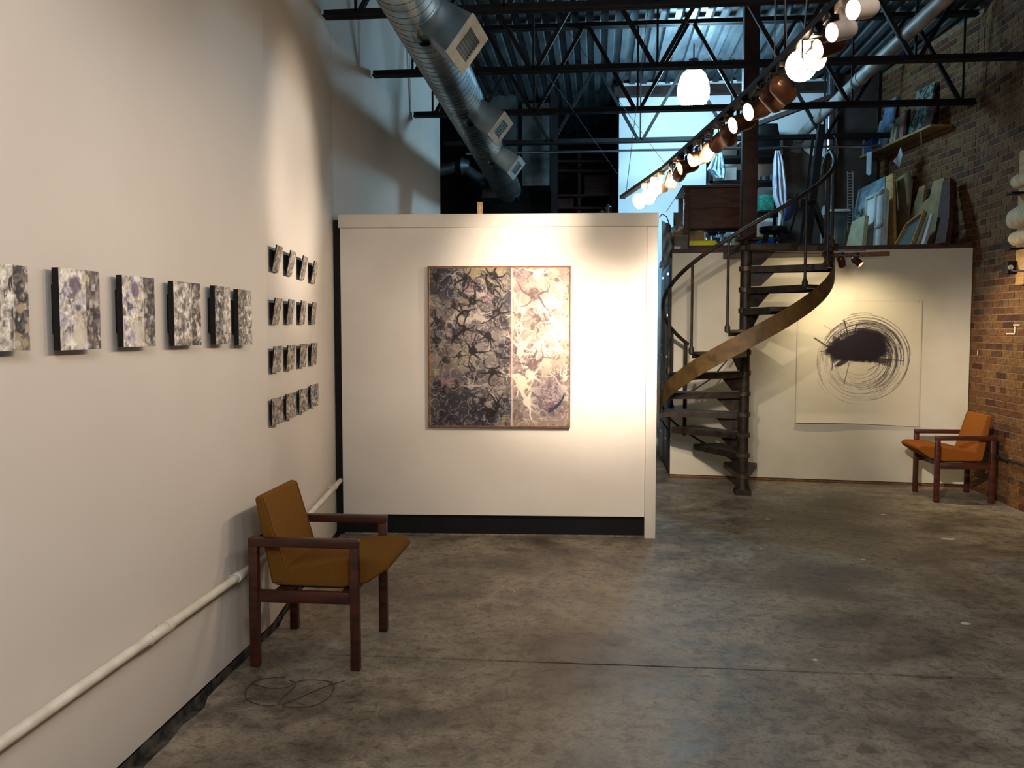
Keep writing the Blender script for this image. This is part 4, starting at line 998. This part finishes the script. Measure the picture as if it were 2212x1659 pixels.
t = thing('drawer_box', 'small white two drawer box on the loft rack', 'box', P(1580, 388, 10.92))
x0, x1, y0, y1, _, z1 = gbox(1566, 1591, 362, 388, 10.92, .25, zs_)
MB().box(x0, x1, y0, y1, zs_, z1).build('box_body', 'canvaswhite', t, .004)
for k in range(2): MB().box(x0+.02, x1-.02, y0-.006, y0, zs_+.01+k*.07, zs_+.06+k*.07).build('drawer', 'canvaswhite', t)
item('black_tray', 'blackwood', 1592, 1603, 367, 388, 10.95, .2, 'black tray stack between white box and the spray bottles', 'tray', zb=zs_)
for i, (px, h, lab) in enumerate(((1611, .17, 'tall white can with red label on the loft rack'), (1624, .14, 'shorter white can with red label partly behind the column'))):
    c = V(P(px, 388, 11.0).x, Y0+.1, zs_); t = thing('paint_can', lab, 'can', c)
    MB().lathe([(0, 0), (.034, 0), (.034, h), (.03, h+.005), (0, h+.005)], c, (0, 0, 1), 16).build('can_body', 'grille', t)
    MB().lathe([(.035, h*.18), (.035, h*.48)], c, (0, 0, 1), 16).build('can_label', 'red', t)
    MB().lathe([(.031, h), (.031, h+.03), (0, h+.032)], c, (0, 0, 1), 16).build('can_lid', 'grille', t)
c = V(P(1650, 388, 11).x, Y0+.1, zs_); tag(MB().lathe([(0, 0), (.05, 0), (.055, .05), (.05, .05), (.04, .01), (0, .01)], c, (0, 0, 1), 16).build('glass_dish', 'plenum'), 'clear glass dish on the loft rack right of the column', 'dish')
c = V(P(1665, 388, 11).x, Y0+.1, zs_); tag(MB().lathe([(0, 0), (.025, 0), (.025, .08), (.012, .1), (.012, .13), (0, .13)], c, (0, 0, 1), 14).build('small_bottle', 'plenum'), 'small clear bottle on the rack beside the hanging robe', 'bottle')
item('teal_box', 'teal', 1640, 1672, 420, 457, 10.75, .25, 'teal patterned box on the lower shelf beside the robe', 'box', zb=zz[2])
item('magazine_pile', 'cardboard', 1588, 1614, 445, 457, 10.8, .25, 'loose pile of papers on the lower rack shelf', 'papers', zb=zz[2])
item('white_bucket', 'canvaswhite', 1584, 1602, 486, 511, 10.75, .18, 'white square bucket on the bottom rack shelf', 'bucket', .01, zb=zz[3])
item('tan_bag', 'cardboard', 1584, 1606, 512, 535, 10.6, .22, 'crumpled tan bag under the rack', 'bag', .03, zb=ZL)
item('blue_tub', 'blue', 1641, 1672, 513, 535, 10.55, .3, 'bright blue plastic tub on the loft floor behind the stool', 'tub', .015, zb=ZL)
item('blue_cooler_lid', 'yellow', 1641, 1670, 509, 512.6, 10.55, .3, 'pale yellow lid lying on the blue tub', 'lid')
# hanging cloths
def drape(name, pts, folds, amp, mt, label, cat):
    """pts: list of (px_left, px_right, py) rows at depth d"""
    d = folds[0]; nf = folds[1]
    def fn(u, v):
        k = v*(len(pts)-1); i = min(int(k), len(pts)-2); f = k-i
        l = pts[i][0]*(1-f)+pts[i+1][0]*f; r_ = pts[i][1]*(1-f)+pts[i+1][1]*f; y = pts[i][2]*(1-f)+pts[i+1][2]*f
        p = P(l+(r_-l)*u, y, d); return p+V(0, amp*math.sin(u*nf*6.283+v*1.3)*(.4+v), 0)
    o = MB().grid(fn, 26, 18).build(name, mt); s = o.modifiers.new('thickness', 'SOLIDIFY'); s.thickness = .008
    return tag(o, label, cat)
drape('hanging_shirt', [(1548, 1556, 318), (1538, 1562, 345), (1527, 1566, 366), (1536, 1566, 376), (1546, 1564, 386)], (10.6, 4), .03, 'cloth2', 'crumpled blue and white printed shirt hanging at the rack corner', 'shirt')
drape('hanging_robe', [(1674, 1684, 326), (1670, 1692, 352), (1669, 1697, 390), (1671, 1699, 425), (1680, 1700, 452)], (10.5, 3), .035, 'cloth', 'long pale grey robe hanging in front of the rack', 'robe')
ho = drape('robe_scarf', [(1683, 1690, 430), (1681, 1689, 470), (1679, 1686, 500)], (10.55, 1), .01, 'canvaswhite', '', '')  # scarf hanging behind the robe, parented to it
del ho['label']; del ho['category']; ho.parent = bpy.data.objects['hanging_robe']
def hook(parent, px, py, d, z=None):
    p = P(px, py, d); MB().tube([p+V(0, 0, -.03), p+V(0, .02, .02), V(p.x, Y0+.1, p.z+.02)], .006, 6).build('hook', 'blackwood', bpy.data.objects[parent])
hook('hanging_robe', 1679, 328, 10.5); hook('hanging_shirt', 1552, 320, 10.6)
# drafting chair
c = P(1670, 530, 9.95); c.z = ZL
t = thing('drafting_chair', 'black seated drafting chair with a blue backrest behind the landing', 'chair', c)
sz = P(1670, 490, 9.95).z; MB().lathe([(0, sz-.07), (.13, sz-.075), (.155, sz-.05), (.155, sz-.01), (.13, sz), (0, sz)], V(c.x, c.y, 0), (0, 0, 1), 24).build('seat', 'black', t)
for k in range(4): a = R(45+90*k); MB().bar(V(c.x+.17*math.cos(a), c.y+.17*math.sin(a), ZL), V(c.x+.1*math.cos(a), c.y+.1*math.sin(a), sz-.06), .03, .03).build('leg', 'black', t)
bk = [P(x, y, 9.95) for x, y in ((1693, 478), (1696, 452), (1703, 430), (1719, 428), (1716, 455), (1708, 474))]
fixn(MB().prism(bk, (0, .05, 0)).build('backrest', 'denim', t, .012, 3))
MB().tube([P(1680, 505, 9.97), P(1706, 500, 10.0), P(1713, 480, 10.02), P(1720, 445, 10.02), P(1721, 418, 10.0)], .016, 8).build('back_support', 'blackwood', t)
# machines under the table
for i, (a, b_, y, dd, lab) in enumerate(((1528, 1552, 488, 10.25, 'black shop machine under the table, left one'), (1553, 1572, 484, 10.3, 'black shop machine under the table, right one'))):
    x0, x1, y0, y1, _, z1 = gbox(a, b_, y, 535, dd, .25, ZL); t = thing('shop_machine', lab, 'machine', ((x0+x1)/2, y0, ZL))
    MB().box(x0, x1, y0, y1, ZL, ZL+.09).build('machine_base', 'black', t, .01)
    MB().tube([V((x0+x1)/2, y0+.12, ZL+.09), V((x0+x1)/2, y0+.12, z1-.08)], .02, 10).build('machine_column', 'silver', t)
    MB().box(x0+.01, x1-.01, y0+.02, y0+.22, z1-.1, z1).build('machine_head', 'black', t, .012)
    MB().tube([V(x0+.02, y0-.01, z1-.05), V(x0-.02, y0-.03, z1-.1), V(x0-.02, y0-.03, z1-.16)], .006, 6).build('machine_handle', 'silver', t)
# yellow case, cardboard box and plastic sheet
item('yellow_case', 'yellow', 1451, 1547, 520, 548, 9.92, .35, 'bright yellow flat case on the loft floor under the table', 'case', .01, zb=ZL)
t = thing('cardboard_box', 'brown cardboard box with tape standing on the yellow case', 'box', P(1500, 525, 10.1))
x0, x1, y0, y1, z0, z1 = gbox(1486, 1522, 490, 526, 10.0, .3)
z0 = P(1500, 526, 9.92).z
xl = P(1452, 500, 10.0).x
MB().box(xl, x1, y0, y1, z0, z1).build('box_body', 'cardboard', t, .004)
MB().box(x0+.03, x0+.07, y0-.002, y0, z1-.1, z1).build('tape', 'leafwood', t)
def sheetf(u, v):
    p = P(1440+88*u, 487+6*math.sin(u*9)*.4+ (0 if v < .5 else 10*(v-.5)*2), 9.98)
    return V(p.x, y0-.012+.32*(1-min(1, v*2)), p.z+.012*math.sin(u*23+v*5))
o = MB().grid(sheetf, 40, 10).build('plastic_sheet', 'plastic'); o.modifiers.new('t', 'SOLIDIFY').thickness = .003
tag(o, 'crumpled clear plastic sheet over the cardboard box', 'plastic sheet')
def sheetg(u, v):
    p = P(1429+20*u+6*v*u, 476+10*u+(112-40*u)*v, 9.62+.25*u); return V(p.x, p.y, p.z)+V(0, .015*math.sin(v*17+u*7), .004*math.sin(u*11))
o = MB().grid(sheetg, 12, 24).build('draped_plastic', 'plastic'); o.modifiers.new('t', 'SOLIDIFY').thickness = .004
tag(o, 'grey plastic hanging down beside the partition corner', 'plastic sheet')
tag(MB().tube([P(1424, 470, 9.6), P(1430, 462, 9.6), P(1440, 468, 9.6), P(1446, 485, 9.6), P(1446, 500, 9.6)], .006, 8).build('black_hose', 'blackcable'), 'thin dark hose arching over the partition corner', 'hose')
x0, x1, y0, y1, _, z1 = gbox(1440, 1455, 517, 545, 9.8, .5)
tag(MB().box(.83, .98, 9.75, 10.3, 2.345, 2.62).build('carton', 'leafwood', None, .004), 'grey green carton on top of the filing cabinet', 'box')
tag(MB().box(.83, .90, 9.745, 9.748, 2.345, 2.50).build('white_card', 'canvaswhite'), 'white card leaning at the front of the cabinet top', 'card')

# easel
d = 9.55
t = thing('studio_easel', 'tall black studio easel standing at the loft edge', 'easel', V(P(1745, 540, d).x, P(1745, 540, d).y, ZL))
b0 = P(1742, 548, d); b0.z = ZL
MB().bar(b0, P(1774, 274, d+.45), .11, .07, up=(1, 0, 0)).build('mast', 'blackwood', t)
MB().bar(b0+V(-.07, 0, 0), P(1756, 300, d+.4), .02, .03, up=(1, 0, 0)).build('mast_rail', 'blackwood', t)
q1 = P(1758, 430, d+.1); e1 = P(1800, 545, d+.02); e1.z = ZL
MB().bar(q1, e1, .045, .04).build('brace', 'blackwood', t)
e2 = P(1792, 548, d+.5); e2.z = ZL; MB().bar(P(1757, 445, d+.15), e2, .03, .03).build('brace', 'blackwood', t)
MB().bar(P(1728, 443, d-.03), P(1760, 437, d-.03), .06, .04).build('canvas_ledge', 'blackwood', t)
MB().bar(P(1728, 548, d), e1, .05, .05).build('foot', 'blackwood', t)
MB().lathe([(0, 0), (.04, 0), (.04, .05), (0, .05)], P(1737, 437, d-.08), (0, 1, 0), 14).build('clamp_knob', 'blackwood', t)
tag(MB().tube([P(1800, 292, 9.9), P(1806, 300, 9.9), P(1811, 330, 9.9), P(1806, 350, 9.9)], .008, 8).build('coiled_hose', 'plenum'), 'pale curved hose loop beside the easel top', 'hose')
# dark panel added in place of the shadow on the back wall
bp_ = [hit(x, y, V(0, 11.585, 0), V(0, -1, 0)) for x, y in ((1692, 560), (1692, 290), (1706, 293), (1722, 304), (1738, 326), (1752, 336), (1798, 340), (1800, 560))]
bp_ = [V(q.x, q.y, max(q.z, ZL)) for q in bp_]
tag(fixn(MB().prism(bp_, (0, .012, 0)).build('taupe_shade_panel', 'taupe')), 'brown taupe panel with a curved top standing in for shade on the back wall behind the easel', 'board')
# grey bin
x0, x1, y0, y1, _, z1 = gbox(1795, 1832, 452, 545, 10.3, .4, ZL)
t = thing('grey_bin', 'grey plastic bin at the back of the loft beside the flue', 'bin', ((x0+x1)/2, y0, ZL))
fixn(MB().prism([V(x0+.03, y0, ZL), V(x1-.03, y0, ZL), V(x1, y0, z1-.03), V(x0, y0, z1-.03)], (0, .38, 0)).build('bin_body', 'plenum', t, .01))
MB().box(x0-.02, x1+.02, y0-.02, y0+.40, z1-.03, z1).build('rim', 'grille', t, .006)

# ------------------------------------------------------------ things against the upper brick wall
ru = (RW[2]-RW[1]).normalized(); rn = V(-abs(ru.y), ru.x, 0).normalized()
if rn.x > 0: rn = -rn
def lean_plane(off0, z0, off1, z1):
    p = RW[1]+rn*off0+V(0, 0, z0); topv = rn*(off1-off0)+V(0, 0, z1-z0); n = ru.cross(topv).normalized()
    if n.dot(rn) < 0: n = -n
    return p, n
def leaner(name, mt, quad, off0, off1, z1, th, label, cat, z0=None, back=None):
    p, n = lean_plane(off0, ZL if z0 is None else z0, off1, z1)
    topv = rn*(off1-off0)+V(0, 0, z1-(ZL if z0 is None else z0)); zf = ZL if z0 is None else z0
    pts = [hit(x, y, p, n) for x, y in quad]
    pts = [q+topv*((zf-q.z)/topv.z) if q.z < zf or y >= 547 else q for q, (x, y) in zip(pts, quad)]
    o = fixn(MB().prism(pts, -n*th).build(name, mt)); return tag(o, label, cat), p, n, pts
def rim(parent, pts, n, wd, mt, out=.01, extra=()):
    pts = [Vector(x) for x in pts]; m = MB()
    for a, b in zip(pts, pts[1:]+pts[:1]):
        m.bar(a+n*out/2, b+n*out/2, wd, out, up=n)
    for (a, b) in extra: m.bar(a+n*out/2, b+n*out/2, wd, out, up=n)
    return m.build('frame', mt, parent)
Z5 = 3.5
leaner('sky_canvas', 'sky', [(1838, 548), (1847, 414), (1911, 381), (1909, 548)], .42, .22, Z5, .05, 'large canvas painted with pale blue sky leaning on the brick wall', 'painting')
leaner('tall_wood_frame', 'pine', [(1912, 548), (1913, 382), (1928, 374), (1930, 548)], .42, .22, Z5, .03, 'narrow bare wooden stretcher edge right of the sky painting', 'frame')
o, p, n, pts = leaner('window_frame_canvas', 'canvaswhite', [(1868, 548), (1873, 430), (1916, 410), (1908, 548)], .56, .42, 3.3, .03, 'white stretched canvas back with cross bars leaning in front', 'canvas')
tm = (pts[1]+pts[2])/2; bm_ = (pts[0]+pts[3])/2; lm = pts[0].lerp(pts[1], .42); rm = pts[3].lerp(pts[2], .42)
rim(o, pts, n, .035, 'grille', .02, [(tm, bm_), (lm, rm)])
leaner('beige_canvas', 'beige', [(1812, 548), (1838, 480), (1869, 464), (1859, 548)], .72, .60, 3.0, .045, 'blank beige canvas at the left front of the leaning stack', 'canvas')
leaner('green_canvas', 'landpaint', [(1838, 548), (1846, 462), (1866, 448), (1864, 548)], .60, .50, 3.0, .02, 'small green painted canvas between the beige and white ones', 'painting')
leaner('cardboard_sheet', 'cardboard', [(1931, 490), (1934, 388), (1961, 371), (1969, 388), (1960, 480), (1958, 548), (1931, 548)], .20, .09, 3.45, .02, 'plain tan cardboard sheet leaning in the middle of the stack', 'cardboard')
leaner('torn_cardboard', 'cardboard', [(1966, 470), (1985, 405), (1998, 400), (1992, 440), (2008, 425), (2016, 392), (2040, 383), (2030, 480), (2010, 548), (1975, 548)], .22, .10, 3.3, .03, 'torn corrugated cardboard with a hole at the right of the stack', 'cardboard')
leaner('brown_panel', 'tablewood', [(2010, 548), (2036, 392), (2052, 384), (2050, 470), (2034, 548)], .34, .10, 3.3, .05, 'dark brown panel leaning at the right end of the stack', 'panel')
o, p, n, pts = leaner('chalk_panel', 'mirror', [(1930, 548), (1962, 486), (2000, 458), (1965, 548)], .50, .28, 3.0, .02, 'small grey slate panel with pale wood frame leaning low', 'frame')
rim(o, pts, n, .022, 'ochrewood', .03)
leaner('thin_white_panel', 'grille', [(1976, 548), (2008, 462), (2014, 460), (1988, 548)], .44, .26, 3.0, .03, 'thin white panel edge between slate and brown panel', 'panel')
# wall shelf
sh_z = 3.74
p0 = hit(1846, 348, RW[1]+V(0, 0, sh_z), V(0, 0, 1)); p1 = hit(2012, 268, RW[1]+V(0, 0, sh_z), V(0, 0, 1))
s0 = (p0-RW[1]).dot(ru); s1 = (p1-RW[1]).dot(ru); s0 = min(s0, 2.25)
def rwp(s, off, z): return RW[1]+ru*s+rn*off+V(0, 0, z)
t = thing('wall_shelf', 'long pale wooden shelf high on the brick wall', 'shelf', rwp((s0+s1)/2, 0, sh_z))
MB().obox(rwp((s0+s1)/2, .13, sh_z-.012), ru*(s0-s1)/2, rn*.115, (0, 0, .013)).build('shelf_board', 'ochrewood', t, .002)
MB().obox(rwp((s0+s1)/2, .02, sh_z-.045), ru*(s0-s1)/2, rn*.012, (0, 0, .02)).build('wall_cleat', 'trimwood', t)
def onshelf(name, mt, px0, px1, h, offb, offt, th, label, cat):
    a = hit(px0, 300, RW[1]+rn*offb, rn); b = hit(px1, 300, RW[1]+rn*offb, rn); s_a = (a-RW[1]).dot(ru); s_b = (b-RW[1]).dot(ru)
    q = [rwp(s_a, offb, sh_z+.002), rwp(s_b, offb, sh_z+.002), rwp(s_b, offt, sh_z+h), rwp(s_a, offt, sh_z+h)]
    return tag(fixn(MB().prism(q, -rn*th).build(name, mt)), label, cat)
onshelf('blue_painting', 'bluepaint', 1895, 1917, .60, .14, .045, .025, 'tall light blue painting leaning on the wall shelf', 'painting')
onshelf('landscape_painting', 'landpaint', 1957, 1996, .52, .16, .05, .025, 'dark green and grey landscape painting at the shelf right end', 'painting')
onshelf('dark_canvas', 'tablewood', 1990, 2008, .24, .20, .13, .02, 'small dark canvas behind the landscape at the shelf end', 'painting')
onshelf('grey_canvas', 'leafwood', 1918, 1934, .34, .12, .05, .02, 'grey panel standing in the middle of the wall shelf', 'picture')
onshelf('small_blue_card', 'sky', 1898, 1914, .26, .21, .13, .015, 'pale blue small canvas in front of the grey panel on the shelf', 'picture')
onshelf('pale_canvas', 'sky', 1884, 1896, .40, .15, .06, .02, 'dull blue canvas at the left middle of the wall shelf', 'picture')
onshelf('white_block', 'beige', 1921, 1927, .20, .22, .2, .03, 'thin cream book standing on the shelf left of the pink one', 'book')
onshelf('cream_book', 'beige', 1929, 1933, .17, .22, .2, .03, 'narrow tan book next to the thin cream book on the shelf', 'book')
onshelf('pink_book', 'pinkpaint', 1940, 1949, .30, .2, .17, .03, 'pink patterned book standing on the wall shelf', 'book')
onshelf('black_book', 'black', 1949, 1957, .32, .17, .15, .03, 'black book standing right of the pink one', 'book')
onshelf('blue_binder', 'denim', 1849, 1857, .30, .2, .2, .05, 'dark blue binder at the far left end of the shelf', 'book')
onshelf('blue_box', 'denim', 1864, 1884, .17, .2, .2, .08, 'navy blue box with a pale rim on the shelf left part', 'box')
onshelf('yellow_book', 'beige', 1860, 1863.5, .20, .22, .22, .1, 'cream coloured book beside the navy blue box', 'book')
def hang(name, mt, poly, off, label, cat, th=.006):
    pts = [hit(x, y, RW[1]+rn*off, rn) for x, y in poly]; return tag(fixn(MB().prism(pts, -rn*th).build(name, mt)), label, cat)
hang('paper_strip', 'paper', [(1872, 330), (1883, 327), (1881, 375), (1877, 379), (1871, 376)], .262, 'white paper strip hanging down from the shelf left end', 'paper')
hang('folded_paper', 'paper', [(1945, 318), (1949, 335), (1942, 362), (1929, 348), (1938, 338)], .262, 'pale folded paper hanging below the shelf middle', 'paper')
hang('small_tag', 'leafwood', [(1988, 284), (1990, 284), (1991, 316), (1989, 316)], .25, 'thin paper tag dangling at the right end of the shelf', 'paper')
# vertical conduit & chain on the brick
a = rwp(2.12, .05, 0); tag(MB().tube([V(a.x, a.y, ZL), V(a.x, a.y, ZD)], .02, 8).build('vertical_conduit', 'stair'), 'dark vertical conduit at the back corner of the brick wall', 'pipe')
m = MB()
for k in range(26): m.bar(P(1832, 375+k*6.2, 10.9), P(1841, 374+k*6.2, 10.9), .01, .01)
for xx in (1831, 1842): m.bar(P(xx, 370, 10.9), P(xx, 562, 10.9), .012, .012)
tag(m.build('wire_rack_ladder', 'greypipe'), 'narrow wire ladder rack standing at the back of the loft', 'rack')

# ------------------------------------------------------------ right edge: board with white rolls, outlet
BX = 3.728
def bh(px, py, x=BX): return hit(px, py, V(x, 8, 0), V(1, 0, 0))
q0 = bh(2202, 616); q1 = bh(2200, 332)
t = thing('roll_rack', 'pale timber board rack on the brick wall at the right edge', 'rack', V(3.70, q0.y-.1, q0.z))
MB().box(3.69, 3.727, q0.y-.16, q0.y+.0, q0.z, q1.z).build('back_board', 'pine', t, .003)
def roll(py, r, lab, y_end, tilt=0):
    c = P(2196, py, 7.8); c = V(3.56, y_end, 1.6+(712-py)/FPX*7.75)
    pts = [c+V(0, .0-.0, 0)+V(0, -k*.16, 0) for k in range(6)]
    pr = [(0, 0), (r*.6, .012), (r*.92, .05), (r, .10), (r*.97, .3), (r*1.02, .55), (r*.95, .8)]
    return tag(MB().lathe(pr, c+V(0, .0, 0), (0, -1, 0), 20).build('white_roll', 'fluff'), lab, 'fabric roll', 'white rolls on the rack')
for pz in (418, 536):
    z = 1.6+(712-pz)/FPX*7.75; MB().box(3.58, 3.695, q0.y-.14, q0.y-.02, z-.02, z-.004).build('arm', 'black', t)
roll(404, .062, 'white fabric roll highest on the timber rack', 8.02)
roll(522, .062, 'white fabric roll lowest on the timber rack', 8.02)
zc = 1.6+(712-478)/FPX*7.75
fn = lambda u, v: V(3.55-.10*math.cos(u*6.283)*(1-.25*(1-abs(2*v-1)))*(1 if .02 < v < .98 else .2), 8.06-.9*v+.0, zc+.105*math.sin(u*6.283)*(1 if .02 < v < .98 else .2)+.012*math.sin(u*12+v*9))
def blk(u, v):
    a = u*6.283; s = min(1, (v/.12)**.5) if v < .12 else 1
    return V(3.565-.085*math.cos(a)*s+.02*math.sin(a)*s, 8.07-.85*v, zc+.105*math.sin(a)*s*(1 if math.sin(a) > 0 else .9)+.008*math.sin(a*3+v*11))
tag(MB().grid(blk, 28, 20).build('white_bundle', 'fluff'), 'bulky white batting bundle between the two white rolls', 'fabric bundle')
c = bh(2195, 579); t = thing('outlet_box', 'black square outlet box with white socket on the brick wall', 'outlet', V(3.73, c.y, c.z))
MB().box(3.62, 3.735, c.y-.09, c.y+.03, c.z-.055, c.z+.055).build('box_body', 'blackwood', t, .004)
MB().lathe([(.022, 0), (.022, .01), (.012, .014), (0, .014)], (3.64, c.y+.0305-.12-.001, c.z), (0, -1, 0), 14).build('socket', 'grille', t)
MB().tube([(3.64, c.y-.1, c.z-.02), (3.62, c.y-.2, c.z-.04), (3.64, c.y-.5, c.z-.06)], .008, 6).build('cord', 'blackcable', t)

# ------------------------------------------------------------ wire scrap on the floor near the chair
def fp(px, py): return hit(px, py, V(0, 0, .004), V(0, 0, 1))
loop = [(620, 1462), (560, 1468), (532, 1490), (535, 1512), (570, 1524), (602, 1522), (606, 1512), (640, 1478), (625, 1470)]
loop2 = [(550, 1478), (580, 1486), (620, 1484), (650, 1470), (700, 1470), (720, 1478), (715, 1500), (690, 1520), (650, 1528), (610, 1524), (640, 1510), (700, 1484), (745, 1470)]
def smooth(ps, k=6):
    pts = [fp(*p) for p in ps]; out = []
    for i in range(len(pts)-1):
        a = pts[max(i-1, 0)]; b = pts[i]; c = pts[i+1]; d = pts[min(i+2, len(pts)-1)]
        for j in range(k):
            t = j/k; out.append(.5*((2*b)+(c-a)*t+(2*a-5*b+4*c-d)*t*t+(3*b-a-3*c+d)*t**3))
    return out+[pts[-1]]
tag(MB().tube(smooth(loop), .0016, 5).tube(smooth(loop2), .0016, 5).build('loose_wire', 'blackcable'), 'thin dark wire lying in loops on the floor before the mustard chair', 'wire')
# paint spatters that can be made out on the floor
m = MB()
for px, py, wd, ln in ((2085, 1345, .05, .03), (2050, 1163, .14, .04), (1658, 1120, .05, .03), (1908, 1110, .06, .02), (1495, 1233, .05, .012), (1865, 1208, .04, .02), (1645, 1184, .02, .02), (1762, 1424, .03, .015)):
    c = fp(px, py); n = 9
    m.prism([V(c.x+wd/2*math.cos(6.283*k/n)*jr.uniform(.5, 1), c.y+ln*math.sin(6.283*k/n)*jr.uniform(.5, 1), .0002) for k in range(n)], (0, 0, .0008))
stuff(fixn(m.build('paint_spatter', 'white')), None); bpy.data.objects['paint_spatter'].parent = fl
